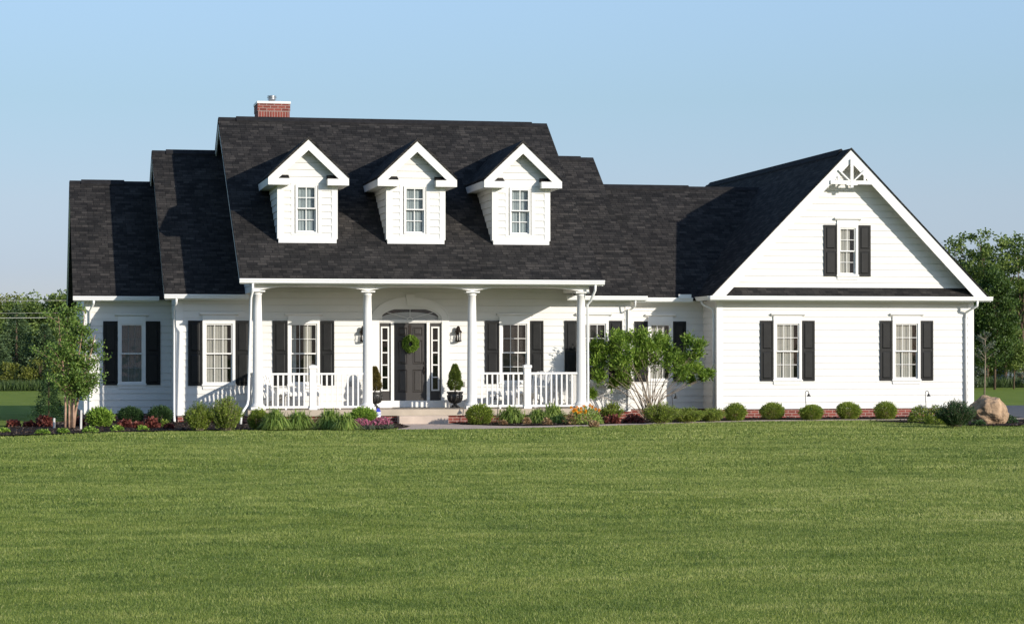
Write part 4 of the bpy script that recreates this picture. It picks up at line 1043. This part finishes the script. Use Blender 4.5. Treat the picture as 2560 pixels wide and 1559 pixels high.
def flower_mat(u, vb, w, h, label, seed):
    loc, r, H = place(u, vb, w, h); rg = np.random.default_rng(seed); e = thing('flower_mat', loc, label, 'flowers', 'pink flower mats by the step')
    P, D = ellipsoid_pts(1500, r, r*.8, H*.8, rg, .5, .1, seed, -.05); P[:, 2] = abs(P[:, 2]); D = D+np.array((0, 0, .8))
    leaf_obj('foliage', P, D, .05, .006, M['lf_grey'], e, rg)
    m = P[:, 2] > H*.36; Q = P[m]*np.array((1.02, 1.02, 1.10)); Q = np.concatenate((Q, Q+rg.normal(0, .012, Q.shape)))
    leaf_obj('petals', Q, None, .034, .015, M['fl_pink'], e, rg)
flower_mat(903, 1073, 64, 30, 'pink flower mat on the left, against the daylilies', 180); flower_mat(952, 1072, 62, 31, 'pink flower mat on the right, next to the step', 181)

# right of the step
round_shrub(1199, 1060, 66, 45, 'lf_box', 'round green shrub at the foot of the third porch column', None, 190, 2600, .05)
GR = 'daylily clumps along the right half of the porch'
for i, (u, vb, w, h, lab) in enumerate([
    (1279, 1058, 84, 42, 'broad daylily clump left of the right railing post'), (1345, 1058, 66, 36, 'shorter daylily clump right of the right railing post'),
    (1383, 1058, 70, 48, 'tall daylily clump midway between right railing post and last column')]):
    clump(u, vb, w, h, 'lf_lily', lab, GR, 191+i, 320)
GR = 'bronze leaf clumps in the right bed'
for i, (u, vb, w, h, lab) in enumerate([
    (1258, 1061, 24, 17, 'small tan clump in front of the broad daylilies'), (1317, 1060, 24, 24, 'tan pinkish clump below the right railing post'),
    (1369, 1061, 24, 22, 'tan clump in front of the tall daylilies'), (1432, 1060, 32, 30, 'largest pinkish bronze clump left of the orange flowers'),
    (1484, 1066, 28, 22, 'bronze clump in front of the orange flowers')]):
    leafy_mound(u, vb, w, h, 'lf_tan', lab, GR, 200+i, 260, .05, wid=.4)
# orange flowers
loc, r_, H = place(1462, 1060, 92, 48); rg = np.random.default_rng(210)
e = thing('orange_flower_clump', loc, 'green clump covered in bright orange flowers beside the last porch column', 'flowers')
P, D = ellipsoid_pts(1700, r_, r_*.8, H*.78, rg, .4, .2, 3, -.05); P[:, 2] = abs(P[:, 2]); leaf_obj('foliage', P, D+np.array((0, 0, .9)), .07, .010, M['lf_lily'], e, rg)
PP = []; DD = []
heads = [(1428, 1018), (1436, 1022), (1443, 1017), (1452, 1020), (1460, 1014), (1433, 1027), (1440, 1024), (1464, 1026), (1453, 1029), (1463, 1031), (1481, 1017), (1489, 1022), (1446, 1031), (1498, 1024), (1475, 1013)]
for (u, v) in heads:
    c = at(u, v, loc[1]-r_*.45)-np.array(loc); n = 34; d = rg.normal(size=(n, 3)); d /= np.linalg.norm(d, axis=1)[:, None]; PP.append(c+d*.010); DD.append(d*2)
leaf_obj('petals', np.concatenate(PP), np.concatenate(DD), .036, .014, M['fl_orange'], e, rg, spread=.3)
feathery(1530, 1050, 60, 42, 'lf_box', 'leafy green plant right of the orange flowers', None, 220, 45, name='bedding_plant', L=.07, cat='plant')
leafy_mound(1534, 1057, 40, 28, 'lf_red', 'burgundy clump just right of the orange flowers', 'burgundy plants in the right bed', 221, 380, .07)
leafy_mound(1586, 1056, 60, 25, 'lf_red', 'burgundy clump under the large open shrub', 'burgundy plants in the right bed', 222, 460, .07)
GR = 'spreading evergreens below the link window'
feathery(1655, 1058, 100, 50, 'lf_box', 'tallest spreading evergreen right of the open shrub stems', GR, 230, 120, name='spreading_evergreen', L=.055)
feathery(1722, 1055, 90, 34, 'lf_box', 'middle spreading evergreen below the right link shutter', GR, 231, 100, name='spreading_evergreen', L=.055)
feathery(1782, 1052, 80, 30, 'lf_box', 'low spreading evergreen in front of the garage corner', GR, 232, 90, name='spreading_evergreen', L=.055)
round_shrub(1752, 1036, 56, 30, 'lf_dark', 'dark shrub tucked in the corner behind the spreading evergreens', None, 233, 1800)
GR = 'boxwood balls along the garage wall'
for i, (u, vb, w, h, lab) in enumerate([
    (1840, 1050, 56, 38, 'boxwood ball nearest the garage left corner'), (1935, 1047, 57, 38, 'boxwood ball left of the first path light, below the left window'),
    (2031, 1048, 60, 32, 'boxwood ball at the foot of the first garage path light'), (2126, 1046, 60, 37, 'boxwood ball midway between the two garage windows'),
    (2218, 1046, 58, 39, 'boxwood ball below the left shutter of the right garage window')]):
    round_shrub(u, vb, w, h, 'lf_box', lab, GR, 240+i, 3000, .042, name='boxwood', lump=.12+.03*(i % 3))
# boulder island
def catmint(u, vb, w, h, label, seed):
    loc, r, H = place(u, vb, w, h); rg = np.random.default_rng(seed); e = thing('catmint_plant', loc, label, 'plant', 'lilac flowering mounds near the boulder')
    P, D = ellipsoid_pts(1500, r, r*.8, H*.8, rg, .3, .25, seed, -.05); P[:, 2] = abs(P[:, 2]); leaf_obj('foliage', P, D+np.array((0, 0, .8)), .06, .011, M['lf_box'], e, rg)
    m = P[:, 2] > H*.42; Q = P[m]*np.array((1.04, 1.04, 1.14)); Q = Q[rg.random(len(Q)) < .42]; leaf_obj('petals', Q, None, .028, .010, M['fl_lilac'], e, rg)
catmint(2303, 1055, 58, 46, 'lilac flowering mound farthest left of the boulder', 250); catmint(2347, 1060, 60, 46, 'lilac flowering mound between its twin and the dark shrub', 251)
feathery(2398, 1066, 104, 62, 'lf_dark', 'large dark green shrub directly left of the boulder', None, 252, 150, L=.06)
leafy_mound(2452, 1062, 36, 16, 'lf_dark', 'low dark plant at the left foot of the boulder', None, 253, 300, .05, name='edging_plant', wid=.3)
leafy_mound(2532, 1057, 40, 24, 'lf_dark', 'low dark green plant on the right side of the boulder', None, 254, 360, .05, name='edging_plant', wid=.3)
# boulder
def boulder():
    p = gr(2478, 1060, .03); k = pxm(p); c = p+F*.35; rg = np.random.default_rng(9); import bmesh
    bm = bmesh.new(); bmesh.ops.create_icosphere(bm, subdivisions=5, radius=1)
    planes = []
    for _ in range(26):
        v = rg.normal(size=3); v /= np.linalg.norm(v); planes.append((v, rg.uniform(.78, .98)))
    planes += [(np.array((-.75, -.2, .62)), .80), (np.array((.8, -.3, .5)), .86), (np.array((.1, -.1, 1.0)), .92)]
    waves = [(rg.normal(size=3)*s, rg.uniform(0, 6.28), a) for s, a in ((3, .03), (5, .022), (9, .012), (15, .007), (24, .004)) for _ in range(3)]
    for v in bm.verts:
        q = np.array(v.co)
        for nrm, d in planes:
            nn = nrm/np.linalg.norm(nrm); s = q@nn
            if s > d: q = q-nn*(s-d)*.9
        q = q*(1+sum(a*math.sin(w@q+f) for w, f, a in waves)); q = q*np.array((.49, .40, .42)); q[2] += .33; q[0] += .05*(q[2] < .3)
        v.co = q
    me = bpy.data.meshes.new('boulder'); bm.to_mesh(me); bm.free(); me.materials.append(M['rock'])
    me.polygons.foreach_set('use_smooth', [True]*len(me.polygons))
    o = bpy.data.objects.new('boulder', me); COL.objects.link(o); o.location = (float(c[0]), float(c[1]), -.02); o.rotation_euler = (0, 0, .2)
    tag(o, 'large rounded tan boulder at the right end of the garden bed', 'boulder')
boulder()

# path lights
def pathlight(u, vtop, Y, lean, label, flip=1):
    p = at(u, vtop, Y); H = p[2]-.03; e = thing('path_light', (float(p[0]), Y, .03), label, 'garden light', 'shepherd hook path lights'); mb = MB()
    f = flip
    mb.tube([(lean, 0, -.1), (lean*.5, 0, H*.5), (0, 0, H-.07), (f*.02, 0, H-.015), (f*.055, 0, H), (f*.085, 0, H-.02), (f*.10, 0, H-.06)], .009, 6); mb.build('hook_pole', M['black'], e)
    s = MB(); s.lathe([(.055, H-.155), (.045, H-.13), (.018, H-.085), (.008, H-.06)], f*.10, 0, 14); s.build('lamp_shade', M['black'], e)
pathlight(1248, 983, -3.2, -.07, 'black hook path light before the porch railing, leaning left', -1)
pathlight(1680, 981, -.9, .04, 'black hook path light beside the open shrub stems')
pathlight(2013, 976, -1.0, .04, 'black hook path light between the two garage windows')
pathlight(2313, 976, -1.0, .04, 'black hook path light nearest the boulder, below the right garage window')

# yard sign
p = at(945.5, 1031, -3.0); k = pxm(p)
e = thing('yard_sign', (float(p[0]), -3.0, .03), 'small blue and white security sign on a stake beside the step', 'sign')
cz = p[2]-.03; s_ = .075
mb = MB(); oct_ = [(-.05, -.11), (.05, -.11), (.072, -.07), (.072, .02), (.05, .055), (.03, .11), (-.03, .11), (-.05, .055), (-.072, .02), (-.072, -.07)]
mb.prism([(x, z+cz) for x, z in oct_], 'y', -.006, .006); mb.build('sign_board', plain('sign_white', (.8, .8, .82), .5), e)
MB_ = plain('sign_blue', (.03, .05, .42), .5)
mb = MB(); mb.prism([(x, z+cz) for x, z in [(-.072, .018), (.072, .018), (.05, .055), (.03, .112), (-.03, .112), (-.05, .055)]], 'y', -.009, -.0062); mb.build('blue_band', MB_, e)
tc = bpy.data.curves.new('sign_text', 'FONT'); tc.body = 'ADT'; tc.size = .072; tc.align_x = 'CENTER'; tc.align_y = 'CENTER'; tc.extrude = .001; tc.offset = .0015
tmp = bpy.data.objects.new('tmp_text', tc); COL.objects.link(tmp); bpy.context.view_layer.update(); tm = bpy.data.meshes.new_from_object(tmp.evaluated_get(bpy.context.evaluated_depsgraph_get())); bpy.data.objects.remove(tmp)
to = bpy.data.objects.new('sign_lettering', tm); COL.objects.link(to); tm.materials.clear(); tm.materials.append(MB_); to.parent = e; to.location = (0, -.0075, cz-.042); to.rotation_euler = (math.pi/2, 0, 0)
mb = MB(); mb.box(-.008, .008, .007, .014, -.1, cz-.02); mb.build('stake', M['metal'], e)

# stakes near the birch
for u, v0_, v1_, lab in ((135, 1041, 1070, 'short pale stake left of the birch stems'), (202, 1021, 1072, 'tall pale stake right of the birch stems')):
    p = gr(u, v1_, .03); k = pxm(p); h = (v1_-v0_)*k
    mb = MB(); mb.prism([(-.022, -.2), (.022, -.2), (.022, h-.015), (.012, h), (-.012, h), (-.022, h-.015)], 'y', -.02, .02)
    o = mb.build('garden_stake', M['stake'], None, (float(p[0]), float(p[1]), .0)); o.rotation_euler = (.0, .02, .3); tag(o, lab, 'stake', 'garden stakes by the birch')

# ---- woody plants with real branches
def branchy(e, base_pts, rg, levels, bark, spread):
    pass
def river_birch():
    base = gr(174, 1069, .03); k = pxm(base); loc = (float(base[0]), float(base[1]), .03); rg = np.random.default_rng(300)
    e = thing('birch_tree', loc, 'slender multi stemmed birch with peeling stems at the left house corner', 'tree')
    H = (1069-770)*k; stems = []
    X = lambda u: (u-174)*k
    defs = [(-11, -24, .95), (-4, -2, 1.0), (4, 22, .9), (9, 36, .98), (13, 62, .78)]
    PP = []; DD = []; tw = MB()
    for i, (b, t, hh) in enumerate(defs):
        x0, x1 = b*k, t*k; y1 = rg.uniform(-.25, .25); pts = []
        for s in np.linspace(0, 1, 7): pts.append(np.array((x0+(x1-x0)*s**1.3+.03*math.sin(s*5+i), y1*s+.02*math.cos(s*6+i), H*hh*s)))
        mb = MB(); mb.tube(pts, list(np.linspace(.030, .006, 7)), 8); mb.build('trunk', M['birchbark'], e)
        for j in range(26):
            s = rg.uniform(.27, 1.0); p = np.array([np.interp(s, np.linspace(0, 1, 7), [q[c] for q in pts]) for c in range(3)])
            a = rg.uniform(0, 6.283); L = (.74-.52*s)*rg.uniform(.6, 1.25)*(1.0 if i else 1.35); tip = p+np.array((math.cos(a)*L, math.sin(a)*L*.8, L*rg.uniform(.1, .7)))
            if tip[0] > (272-174)*k: continue
            tw.tube([p, (p+tip)/2+np.array((0, 0, .03)), tip], [.007, .005, .002], 4, False)
            m = int(58+46*(1-s)); t_ = rg.uniform(.25, 1.08, m)[:, None]; PP.append(p+(tip-p)*t_+rg.normal(0, .055, (m, 3))); DD.append(rg.normal(size=(m, 3))+np.array((0, 0, -.5)))
    tw.build('branches', M['birchbark'], e)
    leaf_obj('foliage', np.concatenate(PP), np.concatenate(DD), .062, .021, M['lf_birch'], e, rg, spread=.5)
river_birch()
# dark low conifer behind it
def cone_tree(loc, H, r, mat, label, seed, name, n=3000, L=.06, group=None, cat='tree', z0=.0, pw=.8, lw=.2):
    rg = np.random.default_rng(seed); e = thing(name, loc, label, cat, group)
    mb = MB(); mb.tube([(0, 0, -.1), (0, 0, H*.5), (0, 0, H*.95)], [max(.02, r*.06), max(.015, r*.04), .008], 8); mb.build('trunk', M['bark'], e)
    nb = max(26, int(H*14)); PP = []; DD = []
    for b in range(nb):
        t = (b+rg.uniform())/nb; z = z0+(H-z0)*t; R = r*(1-t)**pw*rg.uniform(.75, 1.12); a = rg.uniform(0, 6.283)
        for q in range(3):
            a += 2.09+rg.normal(0, .3); m = max(6, int(n/nb/3*(1.6*(1-t)+.35))); s = rg.uniform(.15, 1, m)**.7
            p = np.stack((np.cos(a)*R*s, np.sin(a)*R*s, z+R*(.10-.25*s)), 1)+rg.normal(0, R*.09+.01, (m, 3)); PP.append(p)
            DD.append(np.tile((math.cos(a), math.sin(a), -.05), (m, 1)))
    leaf_obj('crown', np.concatenate(PP), np.concatenate(DD), L, L*lw, M[mat], e, rg, spread=.7); return e
p = gr(122, 1052, 0)
cone_tree((float(p[0]), float(p[1]), 0), 1.45, .46, 'lf_dark', 'small dark evergreen behind the left side of the birch', 310, 'dwarf_evergreen', 4500, .055, z0=.12)

def open_shrub():
    base = gr(1622, 1049, .03); k = pxm(base); Y = float(base[1]); loc = (float(base[0]), Y, .03); rg = np.random.default_rng(320)
    e = thing('open_shrub', loc, 'large multi stemmed leafy shrub in front of the link window', 'shrub')
    # canopy clusters given as (u,v,radius px)
    cl = [(1490, 875, 20), (1505, 915, 26), (1492, 945, 20), (1520, 880, 26), (1540, 850, 26), (1562, 890, 34), (1560, 935, 26), (1585, 850, 28), (1600, 880, 34), (1600, 915, 26), (1625, 860, 30), (1640, 895, 34), (1662, 862, 28), (1672, 900, 30), (1690, 875, 28), (1705, 905, 28), (1722, 890, 24), (1735, 868, 20), (1735, 920, 20), (1758, 925, 13), (1768, 935, 12), (1752, 945, 10), (1545, 962, 14), (1610, 845, 22), (1690, 930, 22), (1535, 905, 24), (1645, 850, 18), (1575, 955, 12), (1480, 985, 8), (1730, 950, 8), (1510, 870, 18), (1486, 905, 18), (1565, 838, 14), (1715, 855, 16)]
    st = MB(); tw = MB(); PP = []; DD = []
    tips = []
    for (u, v, rp) in cl:
        c = at(u, v, Y)-np.array(loc); c[1] = rg.uniform(-.55, .55); tips.append((c, rp*k))
    for i, (c, r) in enumerate(tips):
        b = np.array((rg.uniform(-.16, .16), rg.uniform(-.12, .12), -.03)); m1 = b+(c-b)*.45+np.array((-(c[0])*.14, 0, .10)); 
        pts = [b, b+(m1-b)*.5+np.array((0, 0, .04)), m1, m1+(c-m1)*.55, c]
        st.tube(pts, [.013, .011, .008, .005, .002], 6)
        for q in range(9):
            d = rg.normal(size=3); d /= np.linalg.norm(d); t = c+d*r*rg.uniform(.6, 1.1); tw.tube([m1+(c-m1)*rg.uniform(.5, 1), t], [.004, .0015], 4, False)
            m = int(34+r*80); s = rg.uniform(.1, 1.0, m)[:, None]; PP.append(c+(t-c)*s+rg.normal(0, r*.30, (m, 3))); DD.append(np.tile(d*.5+np.array((0, -.1, .6)), (m, 1)))
    st.build('stems', M['stem'], e); tw.build('twigs', M['stem'], e)
    P = np.concatenate(PP); sel = rg.random(len(P)) < .84
    leaf_obj('foliage', P[sel], np.concatenate(DD)[sel], .115, .017, M['lf_open'], e, rg, spread=.8, sd=.24)
open_shrub()

# ================================================================ BACKGROUND
def tree(loc, H, Wd, mat, label, seed, group, name='leafy_tree', nc=46, nl=110, L=.17, trunk=.16, crown0=.12, shape=1.0, lw=.33, rc=.16, limbs=7):
    """trunk, limbs and clumped crown"""
    rg = np.random.default_rng(seed); e = thing(name, loc, label, 'tree', group); tb = MB()
    top = np.array((rg.uniform(-.05, .05)*Wd, 0, H*.82)); pts = [np.array((0, 0, -.1)), np.array((.02*Wd, 0, H*.3)), top]
    tb.tube(pts, [trunk, trunk*.7, trunk*.15], 8)
    cen = []
    while len(cen) < nc:
        d = rg.normal(size=3); d /= np.linalg.norm(d); s = rg.uniform(.25, 1)**.45
        z = d[2]*s; wz = (1-abs(z)**2*.25*shape)
        c = np.array((d[0]*s*Wd/2*wz, d[1]*s*Wd/2*wz, H*(crown0+(1-crown0)*(.5+.5*z*.93)))); cen.append(c)
    for i in range(limbs):
        c = cen[i*len(cen)//limbs]; z = min(c[2]*.75, H*.7); b = np.array((0.02*Wd, 0, z*.7)); tb.tube([b, (b+c)/2+np.array((0, 0, .1)), c], [trunk*.4, trunk*.25, trunk*.08], 6, False)
    tb.build('trunk', M['bark'], e)
    PP = []; TT = []
    for c in cen:
        R = rc*min(Wd, H)*rg.uniform(.6, 1.25); m = int(nl*rg.uniform(.6, 1.3)); d = rg.normal(size=(m, 3)); d /= np.linalg.norm(d, axis=1)[:, None]
        PP.append(c+d*(R*rg.uniform(0, 1, (m, 1))**.5)*np.array((1, 1, .72))); TT.append(np.full(m, rg.normal(.45, .10)))
    P = np.concatenate(PP); V, Q = leaves(P, L, L*lw, None, rg, .2)
    npmesh('crown', V, Q, M[mat], e, np.repeat((np.concatenate(TT)+rg.normal(0, .17, len(P))).clip(0, 1), 4)); return e
def bg(u, vtop, Y): p = at(u, vtop, Y); return (float(p[0]), Y, 0.0), float(p[2])
GL = 'trees of the wood left of the house'
for i, (u, vt, Y, w, m, lab, kw) in enumerate([
    (-85, 722, 92, 9.0, 'lf_yel', 'yellow green tree outside the left edge behind the wires', {}),
    (18, 722, 95, 8.5, 'lf_yel', 'yellowish rounded tree rising at the far left above the top wire', {}),
    (62, 742, 90, 6.5, 'lf_tree', 'lower tree filling the dip in the left treeline', {}),
    (112, 716, 92, 6.5, 'lf_tree', 'dark rounded tree forming the highest crown left of the house', {}),
    (156, 712, 90, 5.5, 'lf_tree', 'dark tree whose top meets the left roof edge', {}),
    (205, 730, 92, 7.0, 'lf_tree', 'dark tree hidden mostly behind the left wing', {}),
    (88, 800, 80, 5.0, 'lf_tree', 'mid height bushy tree between the pointed conifer and the house', {}),
    (150, 790, 78, 5.0, 'lf_tree', 'mid height bushy tree behind the birch crown', {}),
    (-30, 800, 80, 5.5, 'lf_tree', 'bushy tree cut by the left edge of the picture', {})]):
    loc, H = bg(u, vt, Y); tree(loc, H, w, m, lab, 400+i, GL, nc=60, nl=120, L=.20, crown0=.05, **kw)
for i, (u, vt, Y, r, lab) in enumerate([(41, 765, 72, 1.9, 'pointed conifer standing near the left edge of the lawn'), (112, 810, 71, 1.5, 'shorter pointed conifer left of the birch crown'), (-12, 830, 70, 1.5, 'small conifer cut by the left picture edge')]):
    loc, H = bg(u, vt, Y); cone_tree(loc, H, r, 'lf_con', lab, 430+i, 'conifer_tree', 7000, .15, 'conifers at the left lawn edge', z0=.25, pw=.75, lw=.22)
for i, (u, vt, Y, w, m, lab) in enumerate([
    (12, 905, 67, 2.6, 'lf_yel', 'yellow green bush at the left end of the weedy lawn edge'), (55, 912, 66.5, 2.2, 'lf_yel', 'yellowish bush below the pointed conifer'),
    (98, 900, 67, 2.4, 'lf_yel', 'yellowish bush just left of the birch crown'), (140, 905, 67, 2.2, 'lf_tree', 'green bush behind the birch stems'),
    (28, 885, 73, 2.4, 'lf_rust', 'dry brown bush showing behind the yellow bushes on the left'), (88, 880, 73, 2.6, 'lf_rust', 'dry brown bush behind the bushes left of the birch')]):
    loc, H = bg(u, vt, Y); tree(loc, H, w, m, lab, 450+i, 'bushes at the left lawn edge', name='wild_bush', nc=26, nl=70, L=.13, trunk=.05, crown0=.0, rc=.2, limbs=4)
# right side
GR = 'trees of the wood right of the house'
for i, (u, vt, Y, w, lab) in enumerate([
    (2372, 584, 74, 6.5, 'tall airy tree showing just above the garage roof edge'), (2418, 572, 76, 5.5, 'tall airy tree second from the garage roof'),
    (2466, 566, 72, 5.0, 'tall airy tree right above the dense pear tree'), (2512, 580, 75, 5.2, 'tall airy tree third from the right picture edge'),
    (2552, 562, 72, 5.5, 'tallest airy tree at the right picture edge'), (2610, 570, 74, 6.5, 'tall airy tree just outside the right picture edge'),
    (2320, 610, 76, 6.0, 'airy tree hidden behind the garage gable')]):
    loc, H = bg(u, vt, Y); tree(loc, H, w, 'lf_tree', lab, 500+i, GR, name='airy_tree', nc=70, nl=75, L=.19, crown0=.12, rc=.10, shape=.4, limbs=16, trunk=.13)
for i, (u, vt, Y, w, lab) in enumerate([(2395, 700, 80, 7, 'dark bushy tree filling the gap right of the garage wall'), (2470, 720, 82, 7, 'dark bushy tree behind the dense pear tree'), (2545, 690, 84, 6.5, 'dark tree behind the neighbouring house'), (2620, 730, 80, 7, 'dark tree outside the right picture edge')]):
    loc, H = bg(u, vt, Y); tree(loc, H, w, 'lf_tree', lab, 520+i, GR, nc=60, nl=110, L=.20, crown0=.03)
loc, H = bg(2486, 658, 52); tree(loc, H, 2.5, 'lf_pear', 'dense oval pear tree right of the garage', 540, None, name='pear_tree', nc=120, nl=150, L=.13, crown0=.13, rc=.20, shape=.3, trunk=.07)
loc, H = bg(2402, 735, 56); tree(loc, H, 2.6, 'lf_tree', 'bushy dark tree hugging the garage right wall', 541, None, nc=70, nl=110, L=.14, crown0=.06, rc=.2, trunk=.07)
loc, H = bg(2534, 835, 54); tree(loc, H, 2.0, 'lf_tree', 'small round tree with a visible pale trunk near the right edge', 542, None, nc=46, nl=90, L=.12, crown0=.32, rc=.2, trunk=.05)
for i, (u, vt, w, lab) in enumerate([(2362, 915, 1.6, 'pale flowering bush close to the garage wall'), (2420, 905, 2.0, 'pale flowering bush behind the bare sapling'), (2555, 910, 2.0, 'pale flowering bush at the right picture edge')]):
    loc, H = bg(u, vt, 59); tree(loc, H, w, 'lf_grey', lab, 550+i, 'pale bushes at the right lawn edge', name='wild_bush', nc=22, nl=60, L=.10, trunk=.04, crown0=.0, rc=.2, limbs=3)
# bare sapling
loc = gr(2461, 989, 0); loc = (float(loc[0]), float(loc[1]), 0.0); rg = np.random.default_rng(560)
e = thing('sapling', loc, 'thin sapling with few leaves on the lawn behind the boulder', 'tree'); mb = MB(); k = pxm(loc); Hs = (989-835)*k
mb.tube([(0, 0, -.1), (.03, 0, Hs*.4), (.06, 0, Hs*.75), (.02, 0, Hs)], [.04, .03, .02, .005], 7); mb.build('trunk', M['stem'], e); tw = MB(); PP = []
for j in range(26):
    z = Hs*rg.uniform(.55, .98); a = rg.uniform(0, 6.283); L = .85*(1.1-z/Hs)+.15; tip = np.array((math.cos(a)*L, math.sin(a)*L, z+L*.7)); tw.tube([(.04, 0, z), tip*.5+np.array((.02, 0, z*.5)), tip], [.012, .008, .003], 4, False); PP.append(np.array((.04, 0, z))+(tip-np.array((.04, 0, z)))*rg.uniform(.4, 1, (16, 1))+rg.normal(0, .04, (16, 3)))
tw.build('branches', M['stem'], e); leaf_obj('foliage', np.concatenate(PP), None, .07, .022, M['lf_grey'], e, rg)
# tall weeds at the lawn's far edge
rg = np.random.default_rng(570); n = 26000
x = np.concatenate((rg.uniform(-22, -2, n//2), rg.uniform(28, 56, n//2))); y = np.concatenate((rg.uniform(62.5, 68, n//2), rg.uniform(58.5, 63, n//2)))
P = np.stack((x, y, np.zeros(n)), 1); D = np.stack((rg.normal(0, .25, n), rg.normal(0, .25, n), np.ones(n)), 1)
o = leaf_obj('tall_weeds', P, D, .55, .022, M['weeds'], None, rg, spread=.12); tag(o, 'band of tall unmown grass at the far edge of the lawn', 'grass', kind='stuff')
# neighbouring house at the right edge
p = at(2586, 800, 88); X0 = float(p[0]); zt = float(at(2586, 742, 88)[2]); ze = float(at(2560, 818, 88)[2])
e = thing('neighbour_house', (X0, 88, 0), 'white gabled house partly seen through trees at the right edge', 'house')
mb = MB(); mb.box(-2.2, 6, 0, 6, 0, ze-.5); mb.build('lower_wall', plain('grey_blue_wall', (.10, .12, .15), .8), e)
mb = MB(); mb.prism([(-1.9, ze-.5), (5.7, ze-.5), (1.9, zt+1.2)], 'y', .0, .2); mb.build('gable_wall', M['siding'], e)
mb = MB(); mb.beam((-2.2, 3, ze-.55), (1.9, 3, zt+1.4), 6.4, .12, (0, 0, 1)); mb.beam((6, 3, ze-.55), (1.9, 3, zt+1.4), 6.4, .12, (0, 0, 1)); mb.build('roof', M['roofy'], e)
# overhead wires on poles, one pole off frame and one behind the house
zw = [float(at(60, v, 55)[2]) for v in (753, 784, 796)]
for nm, X, lab in (('utility_pole', -34.0, 'wooden utility pole left of the picture'), ('utility_pole', -2.0, 'wooden utility pole hidden behind the house')):
    mb = MB(); mb.tube([(0, 0, -.3), (0, 0, zw[0]+.5)], [.14, .10], 10); mb.box(-.06, .06, -.5, .5, zw[0]-.1, zw[0]+.0); o = mb.build(nm, M['wood'], None, (X, 55.0, 0)); tag(o, lab, 'pole', 'utility poles')
for z, rr, lab in ((zw[0], .008, 'highest overhead wire crossing the trees on the left'), (zw[1], .006, 'thin middle overhead wire crossing the trees on the left'), (zw[2], .014, 'lowest and palest overhead cable crossing the trees on the left')):
    pts = [(-34+32*t/16, 55.0-(.11), z+.12*(4*(t/16-.5)**2)) for t in range(17)]
    mb = MB(); mb.tube(pts, rr, 6); o = mb.build('overhead_wire', M['wire']); tag(o, lab, 'wire', 'overhead wires left of the house')
